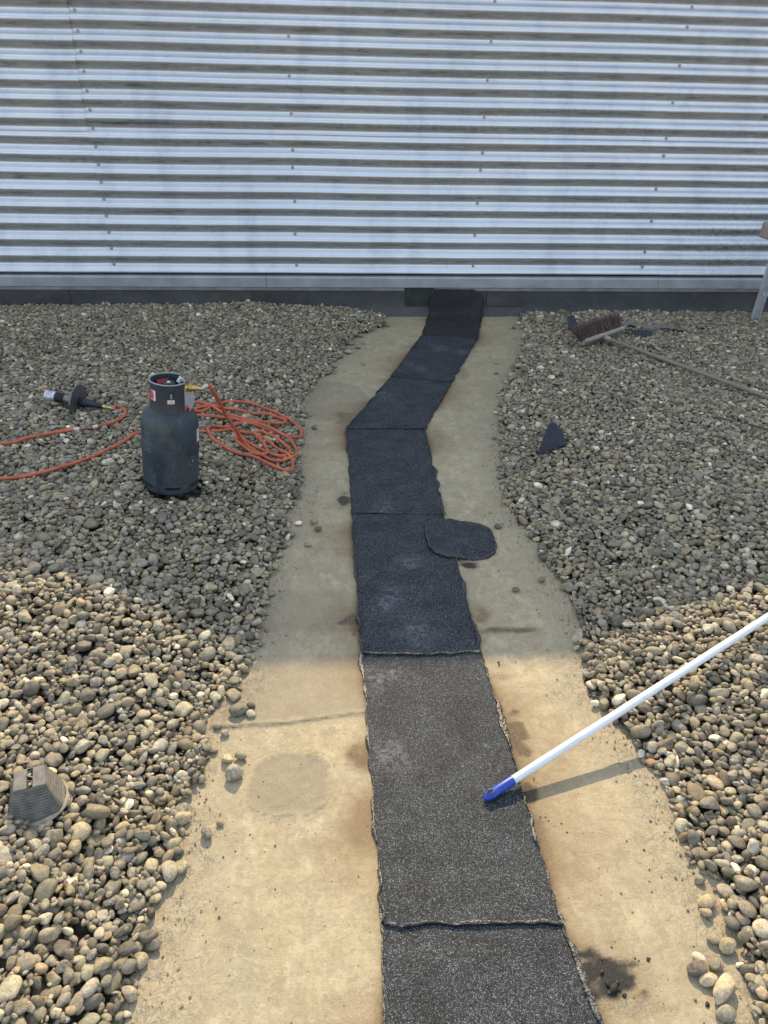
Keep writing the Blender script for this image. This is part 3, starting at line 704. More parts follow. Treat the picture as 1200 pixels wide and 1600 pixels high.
def settle():
    NT_ = 560; r = np.random.default_rng(3); tm = []
    for k in range(NT_):
        a = float(np.clip(r.lognormal(math.log(.0124), .34), .0065, .029)) if k < 420 else float(r.uniform(.005, .0095)); b = a*r.uniform(.58, .95); c = a*r.uniform(.30, .70)
        yaw = r.uniform(0, 2*math.pi); ti = np.clip(abs(r.normal(0, .55)), 0, 1.4); ta = r.uniform(0, 2*math.pi)
        R = np.array(Matrix.Rotation(ta, 3, 'Z') @ Matrix.Rotation(ti, 3, 'X') @ Matrix.Rotation(yaw-ta, 3, 'Z'))
        A_ = R @ np.diag([1/a**2, 1/b**2, 1/c**2]) @ R.T
        n = int(a/RES)+1; q = np.arange(-n, n+1)*RES; x, y = np.meshgrid(q, q)
        lin = A_[0, 2]*x+A_[1, 2]*y; rest = A_[0, 0]*x*x+2*A_[0, 1]*x*y+A_[1, 1]*y*y-1
        disc = lin**2-A_[2, 2]*rest; ok = disc > 0; sq = np.sqrt(np.where(ok, disc, 0))
        lo, hi = (-lin-sq)/A_[2, 2], (-lin+sq)/A_[2, 2]
        tm.append((n, ok, lo[ok].astype(np.float32), np.where(ok, hi, -9).astype(np.float32), (a, b, c), R))
    area_w = []
    # sample positions row by row, in random order
    N = 190000
    ys = r.uniform(GY0+.05, GY1-.06, N); side = r.random(N)
    xl0, xr0 = -(.42*ys+.68), .50*ys+1.0
    wl0, wr0 = np.maximum(ledge(ys)-xl0, .05), np.maximum(xr0-redge(ys), .05)
    # uniform per area: keep a sample with chance proportional to the width there
    keep = r.random(N) < (wl0+wr0)/(wl0+wr0).max()
    ys, side, xl0, xr0, wl0, wr0 = [q[keep] for q in (ys, side, xl0, xr0, wl0, wr0)]
    xs = np.where(side < wl0/(wl0+wr0), xl0+r.random(len(ys))*wl0, xr0-r.random(len(ys))*wr0)
    out = []; H_, W_ = HM.shape
    for cnt, (x, y) in enumerate(zip(xs, ys)):
        t = tm[r.integers(420)] if cnt < len(xs)*.62 else tm[r.integers(250, NT_)]; n = t[0]; best = None
        for k in range(4):
            xx, yy = (x, y) if k == 0 else (x+r.normal(0, .014), y+r.normal(0, .014))
            i, j = cell(xx, yy)
            if i-n < 0 or j-n < 0 or i+n >= H_ or j+n >= W_: continue
            tg = TARGET[i, j]
            if tg < 0 or BLOCKED[i, j]: continue
            sub = HM[i-n:i+n+1, j-n:j+n+1][t[1]]
            d = sub-t[2]; m_ = int(len(d)*.80); z = np.partition(d, m_)[m_]
            e = z-tg
            if best is None or e < best[0]: best = (e, z, i, j, xx, yy)
        if best is None or best[0] > .006: continue
        e, z, i, j, xx, yy = best
        if t[1].size and BLOCKED[i-n:i+n+1, j-n:j+n+1][t[1]].mean() > .12: continue
        h = HM[i-n:i+n+1, j-n:j+n+1]; np.maximum(h, t[3]+z, out=h)
        out.append((xx, yy, z, t[4], t[5]))
    return out
STONES = settle()
print('stones', len(STONES))

def bake_stones(name, stones, label):
    r = np.random.default_rng(len(stones)); VS, FS, CS, LS = [], [], [], []; base = 0
    for (x, y, z, ax, R) in stones:
        d = (np.array([x, y, z])-[0, 0, EYE])@C_F
        px_ = ax[0]/max(d, .3)*F_PX*.64
        s = 2 if px_ > 5.2 else 1
        p, f = SHAPES[s][r.integers(NVAR)]
        v = (p*np.array(ax)*1.04)@R.T+np.array([x, y, z])
        VS.append(v.astype(np.float32)); FS.append(f+base); base += len(v)
        c = stone_color(r)[0]; CS.append(np.tile(np.append(c, 1).astype(np.float32), (len(v), 1)))
        LS.append(np.full(len(v), 1.0 if r.random() < .11 else 0.0, np.float32))
    o = fast_mesh(name, np.concatenate(VS), np.concatenate(FS), M['stone'])
    cattr(o, 'stone_color', np.concatenate(CS)); fattr(o, 'lichen', np.concatenate(LS))
    return tag(o, label, 'gravel', None, 'stuff')
mid_x = .5
lg = bake_stones('gravel', [s for s in STONES if s[0] < mid_x], 'deep bank of rounded river gravel around the gas bottle')
rg = bake_stones('gravel', [s for s in STONES if s[0] >= mid_x], 'bank of rounded river gravel under the broom and the white pole')
def bed(side, parent):
    st = 13; Xg, Yg, Zg = gx[::st, ::st], gy[::st, ::st], BULK[::st, ::st]-.004
    sel = (Xg < mid_x) if side < 0 else (Xg >= mid_x)
    cols = np.where(sel[0])[0]; Xg, Yg, Zg = Xg[:, cols], Yg[:, cols], Zg[:, cols]
    ny, nx = Xg.shape; V = np.stack([Xg, Yg, Zg], -1).reshape(-1, 3)
    i, j = np.meshgrid(np.arange(nx-1), np.arange(ny-1)); q = (j*nx+i).ravel(); Fq = np.stack([q, q+1, q+nx+1, q+nx], -1)
    zz = Zg.ravel()[Fq].max(1); Fq = Fq[zz > .0]
    fast_mesh('gravel_bed', V, Fq, M['bed'], parent)
bed(-1, lg); bed(1, rg)

def surf(x, y, r=.012):                                  # settled height near a place
    i, j = cell(x, y); n = max(1, int(r/RES))
    if i < n or j < n or i+n >= HM.shape[0] or j+n >= HM.shape[1]: return max(0.0, ground_h(x, y))
    return float(HM[i-n:i+n+1, j-n:j+n+1].max())
def surfm(x, y, r=.03):
    i, j = cell(x, y); n = max(1, int(r/RES))
    if i < n or j < n or i+n >= HM.shape[0] or j+n >= HM.shape[1]: return max(0.0, ground_h(x, y))
    return float(np.percentile(HM[i-n:i+n+1, j-n:j+n+1], 75))

# ------------------------------------------------------------------ loose pebbles lying on the bare roof
def loose_pebbles():
    r = np.random.default_rng(77)
    for k, (px_, py_, L, lab) in enumerate(PEB):
        q0 = g(px_, py_, .01); dep = (q0-[0, 0, EYE])@C_F; a = L/F_PX*dep/2*1.02
        b = a*r.uniform(.66, .86); c = a*r.uniform(.5, .66); yaw = r.uniform(-.7, .7)
        if k == 48: b, c, yaw = a*.42, a*.40, .72
        if k == 0: b, c, yaw = a*.9, a*.85, .9
        q = g(px_, py_, c*.9)
        i, j = cell(q[0], q[1]); hm = HM[i-3:i+4, j-3:j+4].min()
        p, f = SHAPES[3 if L > 14 else 2][r.integers(NVAR)]
        R = np.array(Matrix.Rotation(yaw, 3, 'Z') @ Matrix.Rotation(r.uniform(-.2, .2), 3, 'X'))
        v = (p*np.array([a, b, c]))@R.T
        o = fast_mesh('loose_pebble', v, f, M['stone'])
        low = v[:, 2].min(); o.location = (q[0], q[1], float(max(0.0012, min(hm, .03))-low))
        col = PEBCOL.get(k); col = np.array(col)*np.array([1.3, 1.17, .95]) if col is not None else stone_color(r)[0]
        cattr(o, 'stone_color', np.tile(np.append(col, 1), (len(v), 1))); fattr(o, 'lichen', np.full(len(v), 1.0 if k in (1, 46, 0) else 0))
        if lab: tag(o, lab, 'pebble', 'loose pebbles at the foot of the gravel banks')
        else:
            sideL = px_ < 600
            if sideL: lab, gp = ('small shaded pebble strayed from the gravel near the hose side', 'strayed pebbles in shade, bottle side') if py_ < 1000 else ('small sunlit pebble strayed from the bank beside the worn oval', 'strayed sunlit pebbles, worn oval side')
            else: lab, gp = ('small shaded pebble strayed from the bank with the broom', 'strayed pebbles in shade, broom side') if py_ < 1050 else ('small sunlit pebble at the foot of the bank under the pole', 'strayed sunlit pebbles, pole side')
            tag(o, lab, 'pebble', gp)
loose_pebbles()

# ------------------------------------------------------------------ gas bottle
def text_mesh(s, size, name, mat, parent, Mx):
    cu = bpy.data.curves.new(name, 'FONT'); cu.body = s; cu.size = size; cu.align_x = 'CENTER'; cu.align_y = 'CENTER'; cu.extrude = .0002
    tmp = bpy.data.objects.new(name, cu); COL.objects.link(tmp); bpy.context.view_layer.update()
    me = bpy.data.meshes.new_from_object(tmp.evaluated_get(bpy.context.evaluated_depsgraph_get()))
    COL.objects.unlink(tmp); bpy.data.objects.remove(tmp)
    o = bpy.data.objects.new(name, me); COL.objects.link(o); me.materials.clear(); me.materials.append(mat); me.transform(Mx); o.parent = parent; return o
def curved(r, a_c, z_c, wa, h, n=8, pts=None, lift=.0012):
    """a patch wrapped on a cylinder: angle centre, width in metres, or an outline of (u,v) metres"""
    mb = MB()
    if pts is None:
        v = [((r+lift)*math.cos(a_c+(i/n-.5)*wa/r), (r+lift)*math.sin(a_c+(i/n-.5)*wa/r), z_c+s*h/2) for s in (-1, 1) for i in range(n+1)]
        mb.add(v, [(i, i+1, n+2+i, n+1+i) for i in range(n)])
    else:
        v = [((r+lift)*math.cos(a_c+u/r), (r+lift)*math.sin(a_c+u/r), z_c+w_) for u, w_ in pts]; mb.add(v, [tuple(range(len(v)))])
    return mb
def bottle():
    root = empty('gas_bottle', (BOT[0], BOT[1], BOT_Z), 'squat dark grey-blue steel gas bottle with brass regulator, standing in the gravel', 'gas bottle')
    R = BOT_R; view = math.atan2(-BOT[1], -BOT[0])         # angle that faces the camera
    lean = Matrix.Rotation(math.radians(-5.2), 4, Vector((math.cos(view), math.sin(view), 0)))   # it leans a little on the loose stones
    root.rotation_euler = lean.to_euler()
    b = MB()
    prof = [(R*.80, .045), (R*.90, .03), (R*.965, .034), (R, .055), (R, .175), (R*1.006, .180), (R*1.006, .188), (R, .193), (R, .262), (R*.985, .285), (R*.94, .305), (R*.86, .322), (R*.74, .334), (R*.60, .341), (.03, .350), (0, .350)]
    b.lathe(prof, 64, close=False); b.build('body', M['bottle'], root, smooth=True)
    fr = MB()
    fr.lathe([(R*.93, .0), (R*.96, -.002), (R*.975, .004), (R*.975, .05), (R*.955, .056), (R*.94, .05), (R*.93, .0)], 64, close=False)
    ft = fr.build('foot_ring', M['bottle'], root, smooth=True)
    for da in (-1.05, -.02, .95, 2.0, 3.1, 4.2):
        sl = curved(R*.975, view+da, .027, .062, .0125, 10, lift=.0012); sl.build('slot', M['hole'], ft)
    # guard collar, open on the right
    rc, z0, z1 = .0715, .338, .452; th = .0042
    a_open0, a_open1 = view+.98, view+2.5               # the gap, going anticlockwise from the camera's right
    cm = MB(); n = 60; a0, a1 = a_open1, a_open0+2*math.pi
    vs = []
    for i in range(n+1):
        a = a0+(a1-a0)*i/n
        for (rr, z) in ((rc*1.05, z0), (rc+.001, z0+.012), (rc, z1-.012), (rc+.003, z1-.003), (rc+.0005, z1), (rc-th, z1-.003), (rc-th, z0)):
            vs.append((rr*math.cos(a), rr*math.sin(a), z))
    k = 7; f = [(i*k+j, (i+1)*k+j, (i+1)*k+(j+1) % k, i*k+(j+1) % k) for i in range(n) for j in range(k)]+[tuple(range(k)), tuple(reversed(range(n*k, n*k+k)))]
    cm.add(vs, f); col = cm.build('guard_collar', M['collar'], root, smooth=True)
    rm = MB(); rm.tube([((rc+.0005)*math.cos(a0+(a1-a0)*i/n), (rc+.0005)*math.sin(a0+(a1-a0)*i/n), z1-.0005) for i in range(n+1)], .0024, 6); rm.build('worn_rim', M['rim'], col, smooth=True)
    # stickers on the collar
    curved(rc, view+.05, .408, .024, .026).build('black_sticker', M['print_'], col)
    for q in range(5): curved(rc, view+.05+.012, .416-q*.0042, .008+(q % 2)*.003, .0012, 2, lift=.0022).build('small_print', M['white'], col)
    curved(rc, view+.05, .385, .026, .016).build('white_sticker', M['white'], col)
    a = view+.05; Mx = Matrix.Translation(((rc+.0026)*math.cos(a), (rc+.0026)*math.sin(a), .385)) @ Matrix.Rotation(a+math.pi/2, 4, 'Z') @ Matrix.Rotation(math.pi/2, 4, 'X')
    text_mesh('UE', .0155, 'lettering', M['red'], col, Mx)
    curved(rc, view-1.02, .402, .03, .042).build('white_sticker', M['white'], col)
    curved(rc, view-1.08, .402, 0, 0, pts=[(-.014, -.020), (.008, -.021), (.012, .0), (.006, .018), (-.012, .021)], lift=.002).build('red_sticker', M['red'], col)
    # valve with hand cap, inside
    v = MB(); v.lathe([(.024, .348), (.024, .362), (.014, .366), (.013, .405), (.019, .41), (.019, .418), (.0, .418)], 20, close=False); vb = v.build('valve', M['steel'], root, smooth=True)
    v = MB(); nn = 24; v.lathe([(.023, .418), (.0255, .422), (.0255, .437), (.022, .441), (.016, .4415), (.015, .4395), (0, .4395)], nn, close=False); v.build('hand_cap', M['knob'], root, smooth=True)
    v = MB(); v.lathe([(.0, .4425), (.006, .4425), (.007, .441), (.007, .4395)], 12, close=False); v.build('cap_mark', M['white'], root)
    curved(.060, view+3.5, .418, .05, .03, lift=-.0).build('inner_red_label', M['red'], root)
    # regulator: brass block reaching out of the gap
    ar = view+1.18; ux, uy = math.cos(ar), math.sin(ar)
    rg_ = MB(); z = .430
    P = lambda d, dz=0, s=0: (ux*d-uy*s, uy*d+ux*s, z+dz)
    rg_.tube([P(.012, -.01), P(.05, -.006)], .010, 12)
    rg_.lathe([(.0, -.026), (.012, -.026), (.014, -.018), (.0225, -.012), (.023, .002), (.015, .006), (.013, .013), (.0, .014)], 20, M=Matrix.Translation(P(.062)), close=False)
    rg_.tube([P(.075), P(.083), P(.0835), P(.095), P(.0955), P(.108)], [.011, .011, .0165, .0165, .013, .012], 6)
    rg_.tube([P(.108), P(.12), P(.135, .002)], [.009, .0075, .0065], 10)
    rgo = rg_.build('regulator', M['brass'], root, smooth=True)
    kn = MB(); kn.lathe([(.0, .012), (.012, .013), (.0135, .017), (.0125, .026), (.0, .028)], 16, M=Matrix.Translation(P(.062)), close=False); kn.build('regulator_cap', M['steel'], rgo, smooth=True)
    # tags hanging at the regulator: clear plate, red flammable diamond, white card
    def plate(name, mat, c, pts, az, parent, tilt=0):
        m_ = MB(); Rm = Matrix.Rotation(az+math.pi/2, 3, 'Z') @ Matrix.Rotation(tilt, 3, 'X'); n_ = len(pts)
        fr_ = [Vector(c)+Rm @ Vector((u, -.0008, w_)) for u, w_ in pts]; bk = [Vector(c)+Rm @ Vector((u, .0008, w_)) for u, w_ in pts]
        m_.add(fr_+bk, [tuple(range(n_)), tuple(reversed(range(n_, 2*n_)))]+[(i, n_+i, n_+(i+1) % n_, (i+1) % n_) for i in range(n_)]); return m_.build(name, mat, parent)
    at_ = view+1.02; ct = (math.cos(at_)*.076, math.sin(at_)*.076, .376)
    plate('tag_plate', M['tagm'], ct, [(-.022, .045), (.030, .045), (.036, .01), (.030, -.022), (.012, -.046), (-.010, -.040), (-.022, -.03)], view+.45, root)
    cd = (math.cos(at_)*.076+math.cos(view+.45)*.003, math.sin(at_)*.076+math.sin(view+.45)*.003, .342)
    d_ = plate('flammable_diamond', M['red'], cd, [(0, .017), (.017, 0), (0, -.017), (-.017, 0)], view+.45, root)
    cf = (math.cos(at_)*.076+math.cos(view+.45)*.0055, math.sin(at_)*.076+math.sin(view+.45)*.0055, .343)
    plate('flame_mark', M['print_'], cf, [(-.004, -.006), (.004, -.006), (.006, -.001), (.003, .003), (.0015, .008), (-.002, .003), (-.005, .001)], view+.45, d_)
    wc = (math.cos(view+1.5)*.045, math.sin(view+1.5)*.045, .447)
    wt = plate('warning_card', M['white'], wc, [(0, .019), (.016, .002), (.0, -.016), (-.017, .0)], view+.3, root, -.3)
    wc2 = Vector(wc)+Vector((math.cos(view)*.002, math.sin(view)*.002, 0))
    plate('card_mark', M['print_'], wc2, [(-.0015, -.008), (.002, -.006), (.004, .006), (.001, .007)], view+.3, wt, -.3)
    # body prints: white label, faint text block, round emblems
    curved(R, view+1.22, .233, .032, .054).build('white_label', M['white'], root)
    for q in range(3): curved(R, view+1.22, .247-q*.012, .020, .0022, 4, lift=.002).build('small_print', M['print_'], root)
    for q in range(7): curved(R, view-.95+.02*(q % 3), .258-q*.013, .045-.01*(q % 3), .0018, 6).build('faded_text', M['faint'], root)
    for da in (.78, 1.28):
        ring = [(R+.0010, view+da, .135)]
        e = MB(); ns = 26; c_ = .021
        vv = []
        for i in range(ns):
            for rr in (c_, c_-.0018):
                u, w_ = rr*math.cos(2*math.pi*i/ns), rr*math.sin(2*math.pi*i/ns)
                vv.append(((R+.0013)*math.cos(view+da+u/R), (R+.0013)*math.sin(view+da+u/R), .135+w_))
        e.add(vv, [(2*i, 2*i+1, (2*i+3) % (2*ns), (2*i+2) % (2*ns)) for i in range(ns)])
        fl = [(-.004, -.002), (.0, -.005), (.005, .0), (.004, .006), (.0015, .012), (-.001, .006), (-.004, .004)]
        e.add([((R+.0013)*math.cos(view+da+u/R), (R+.0013)*math.sin(view+da+u/R), .135+w_) for u, w_ in fl], [tuple(range(7))])
        e.build('round_emblem', M['faint'], root)
    q = lean @ Vector(P(.135, .002)); return (BOT[0]+q.x, BOT[1]+q.y, BOT_Z+q.z)
REG = bottle()

# ------------------------------------------------------------------ torch and hose
HOSE_R = .0078
def catmull(P, step=.012):
    P = [np.array(p, float) for p in P]; P = [2*P[0]-P[1]]+P+[2*P[-1]-P[-2]]; out = []
    for i in range(1, len(P)-2):
        a, b, c, d = P[i-1:i+3]; n = max(2, int(np.linalg.norm(c-b)/step))
        for k in range(n):
            t = k/n; out.append(.5*(2*b+(c-a)*t+(2*a-5*b+4*c-d)*t*t+(3*b-a-3*c+d)*t**3))
    out.append(P[-2]); return np.array(out)
def torch():
    z = .13
    for _ in range(6): a = g(161, 635, z); z = surfm(a[0], a[1])+.016
    b = wl(71, 617, a[1]+.06)
    ax = Vector(b-a); L = ax.length; ax.normalize()
    zc = float(a[2]); A_ = Vector((a[0], a[1], zc)); yaw = math.atan2(ax.y, ax.x); tilt = math.asin(ax.z)
    root = empty('gas_torch', (A_.x, A_.y, A_.z), 'black roofing gas torch with round stand plate and pale burner cup, lying on gravel', 'gas torch')
    root.rotation_euler = (Matrix.Rotation(yaw, 3, 'Z') @ Matrix.Rotation(-tilt, 3, 'Y')).to_euler()
    t = Matrix.Rotation(math.pi/2, 4, 'Y')
    def L_(name, mat, prof, n=24, parent=root, off=(0, 0, 0)):
        m_ = MB(); m_.lathe(prof, n, M=Matrix.Translation(off) @ t); return m_.build(name, mat, parent, smooth=True)
    s = L/.34
    L_('coupling', M['brass'], [(.006, -.045*s), (.0075, -.04*s), (.0075, -.02*s), (.011, -.018*s), (.011, 0), (.006, .002)], 10)
    L_('handle', M['grip'], [(.008, 0), (.013, .01*s), (.0155, .05*s), (.0205, .09*s), (.0235, .125*s), (.020, .14*s)])
    d = MB(); d.lathe([(.0, .140*s), (.087, .146*s), (.089, .150*s), (.088, .154*s), (.083, .153*s), (.0, .150*s)], 40, M=Matrix.Translation((0, 0, .0)) @ t, close=False)
    d.build('stand_plate', M['disc'], root, smooth=True)
    L_('burner_tube', M['steel'], [(.018, .152*s), (.027, .165*s), (.0285, .19*s), (.0285, .22*s), (.024, .225*s)])
    L_('sooty_collar', M['soot'], [(.024, .222*s), (.0265, .228*s), (.0265, .275*s), (.025, .28*s)])
    cup = MB(); cup.lathe([(.025, .276*s), (.027, .28*s), (.0275, .335*s), (.0255, .335*s), (.024, .285*s), (0, .283*s)], 24, M=t, close=False); cup.build('burner_cup', M['cup'], root, smooth=True)
    return Vector((a[0], a[1], zc))-ax*.045*s, ax
TORCH_END, TORCH_AX = torch()

def hose():
    cr = lambda pts: [(280+a/5.4545, 580+b/5.4545) for a, b in pts]
    coil = cr([(540, 590), (620, 650), (720, 700), (830, 730), (940, 710), (1000, 660), (985, 600), (930, 545), (860, 510), (750, 470), (640, 430), (520, 400), (400, 385), (190, 375), (95, 350), (175, 310), (300, 305), (450, 310), (600, 318), (750, 335), (865, 358), (908, 385), (850, 408), (700, 412), (550, 390), (420, 362), (330, 325), (175, 265), (90, 290), (170, 340), (290, 295), (370, 258), (500, 250), (650, 270), (800, 305), (900, 350), (1000, 415), (1040, 470), (1010, 505), (950, 510), (800, 485), (650, 440), (520, 428), (420, 462), (300, 465), (248, 490), (260, 540), (320, 600), (420, 660), (520, 695), (620, 712), (720, 745), (800, 775), (900, 800), (960, 785), (965, 740), (935, 695), (890, 660), (760, 580), (620, 515), (530, 500), (478, 535), (490, 585), (560, 645), (650, 690), (740, 690), (745, 640), (690, 565), (640, 505), (700, 490), (750, 510), (860, 570), (930, 620), (942, 660), (890, 692), (800, 685), (700, 650), (600, 600), (520, 530), (450, 480), (380, 492), (300, 510), (190, 518), (60, 515)])
    def gp(x, y):
        z = .12
        for _ in range(3): q = g(x, y, z); z = .7*z+.3*(surfm(q[0], q[1])+HOSE_R)
        return g(x, y, z)[:2]
    rest = [gp(*p) for p in coil]
    run = [gp(*p) for p in ((222, 676), (190, 694), (150, 713), (110, 729), (60, 743), (0, 751))]
    q = run[-1]; out = [(q[0]-.30, q[1]+.02), (q[0]-.50, q[1]+.14), (q[0]-.46, q[1]+.30)]
    back = [gp(*p) for p in ((0, 695), (40, 687), (80, 679), (112, 674), (145, 669), (175, 661), (192, 652), (196, 645), (190, 638), (181, 635))]
    T2 = [(TORCH_END.x-TORCH_AX.x*.012, TORCH_END.y-TORCH_AX.y*.012), (TORCH_END.x, TORCH_END.y)]
    path2 = [np.array(p) for p in rest+run+out+back+T2]
    P = catmull([np.append(p, 0) for p in path2], .011)[:, :2]
    # lay it down from the torch end, later turns over earlier ones
    lay = np.zeros_like(HM); z = np.zeros(len(P)); pend = []
    for k in range(len(P)-1, -1, -1):
        x, y = P[k]; i, j = cell(x, y); n = 2
        ok = 4 < i < HM.shape[0]-5 and 4 < j < HM.shape[1]-5
        z[k] = surfm(x, y, .016)*.5+surf(x, y, .008)*.5+HOSE_R*.75+(lay[i-n:i+n+1, j-n:j+n+1].max() if ok else 0)
        pend.append((i, j, ok))
        if len(pend) > 6:
            a, b, o_ = pend.pop(0)
            if o_: lay[a-1:a+2, b-1:b+2] = np.maximum(lay[a-1:a+2, b-1:b+2], min(.03, lay[a-1:a+2, b-1:b+2].max()+HOSE_R*1.5))
    ker = np.ones(7)/7; zp = np.pad(z, 12, 'edge'); zs = np.maximum(np.convolve(zp, ker, 'same')[12:-12], 0)
    zs = np.convolve(np.pad(np.maximum(zs, z-.004), 12, 'edge'), np.ones(5)/5, 'same')[12:-12]
    zs[-6:] = np.linspace(zs[-6], TORCH_END.z, 6)
    ground = np.column_stack([P, zs])
    # drop from the regulator
    y0, y1 = REG[1], ground[0][1]
    ds = cr([(290, 170), (335, 245), (385, 350), (430, 430), (490, 510)])
    drop = [np.array(REG)-np.array([0, 0, 0])]; q = wl(*cr([(240, 122)])[0], y0+.004); drop.append(q)
    for n_, p in enumerate(ds): drop.append(wl(*p, y0+(y1-y0)*((n_+1)/6.0)))
    full = catmull(drop+[ground[0], ground[3]], .011)[:-3]
    allp = np.concatenate([full, ground[3:]])
    mb = MB(); mb.tube(allp, HOSE_R, 9)
    root = mb.build('gas_hose', M['hose'], None, smooth=True)
    tag(root, 'orange rubber gas hose lying in loose coils between bottle and torch', 'hose')
    f = MB(); f.tube([full[0]-.0*(full[1]-full[0]), full[1], full[2]], .0082, 10); f.build('hose_clamp', M['wire'], root, smooth=True)
    tg = gp(137, 670.5); d = np.hypot(*(P-tg).T); d[:len(rest)*5] = 9; k = int(np.argmin(d))
    for (o_, n_, mt) in ((-5, 2, 'tape'), (-2, 3, 'steel'), (2, 2, 'tape')):
        f = MB(); f.tube(ground[k+o_:k+o_+n_+1], HOSE_R*1.16, 10); f.build('hose_joint', M[mt], root, smooth=True)
    f = MB(); f.tube(ground[-4:], [.0078, .0082, .0082, .0078], 10); f.build('hose_clamp', M['wire'], root, smooth=True)
hose()

# ------------------------------------------------------------------ white pole with blue end
def pole():
    T = g(758, 1247, .017); r1, r2 = ray(775, 1235), ray(1200, 963)
    n = np.cross(r1, r2); s = np.array([math.sin(SUN_AZ), math.cos(SUN_AZ)])/math.tan(SUN_EL)
    dS = (g(1010, 1185)-g(815, 1243))[:2]; k = -(n[2]+n[:2]@s)/(n[:2]@dS)
    d = np.append(dS*k+s, 1.0); d /= np.linalg.norm(d)
    r = .0118
    root = empty('broom_pole', T, 'white telescopic pole with a blue plastic end, leaning across the right bank', 'pole')
    d = Vector(d); up = Vector((0, 0, 1)); sx = d.cross(up).normalized(); uz = sx.cross(d)
    Mx = Matrix(((sx.x, uz.x, d.x), (sx.y, uz.y, d.y), (sx.z, uz.z, d.z)))   # local z = along the pole
    B = Mx.to_4x4()
    L = 2.2
    def lat(name, mat, prof, par=root, nn=24):
        m_ = MB(); m_.lathe(prof, nn, M=B); return m_.build(name, mat, par, smooth=True)
    tb = lat('tube', M['pole'], [(r*.97, .088), (r, .0885), (r, .55), (r, 1.3), (r, L), (r*.9, L+.002)])
    lat('sleeve_ring', M['white'], [(r*1.02, .222), (r*1.045, .223), (r*1.045, .2265), (r*1.02, .2275)], tb)
    lat('sleeve_ring', M['white'], [(r*1.02, .262), (r*1.03, .263), (r*1.03, .264), (r*1.02, .265)], tb)
    # blue end: round sleeve that flattens into an eye
    m_ = MB(); K = 28; vs = []; secs = 16
    prof = [(.093, 1.12, 1.12), (.090, 1.16, 1.16), (.050, 1.16, 1.16), (.036, 1.15, 1.10), (.022, 1.14, .98), (.010, 1.05, .86), (.002, .82, .66), (-.003, .45, .4), (-.0045, .05, .05)]
    for (z, kx, kz) in prof:
        for i in range(secs):
            a = 2*math.pi*i/secs; vs.append(B @ Vector((r*kx*math.cos(a), r*kz*math.sin(a), z)))
    m_.add(vs, [(j*secs+i, j*secs+(i+1) % secs, (j+1)*secs+(i+1) % secs, (j+1)*secs+i) for j in range(len(prof)-1) for i in range(secs)])
    cap = m_.build('end_cap', M['blue'], root, smooth=True)
    # the hanging eye: dark slot with a raised rim on the upper side
    e = MB(); pts = [(.0055*math.cos(a), .0125, .018+.0105*math.sin(a)) for a in np.linspace(0, 2*math.pi, 18, endpoint=False)]
    e.add([B @ Vector((x, .0136-.12*abs(z-.018), z)) for x, y, z in pts], [tuple(range(18))]); e.build('hanging_eye', M['hole'], cap)
    e = MB(); e.tube([B @ Vector((.0062*math.cos(a), .0133-.12*abs(.0112*math.sin(a)), .018+.0112*math.sin(a))) for a in np.linspace(0, 2*math.pi, 21)], .0013, 6, False); e.build('eye_rim', M['blue'], cap, smooth=True)
    return T, d
pole()

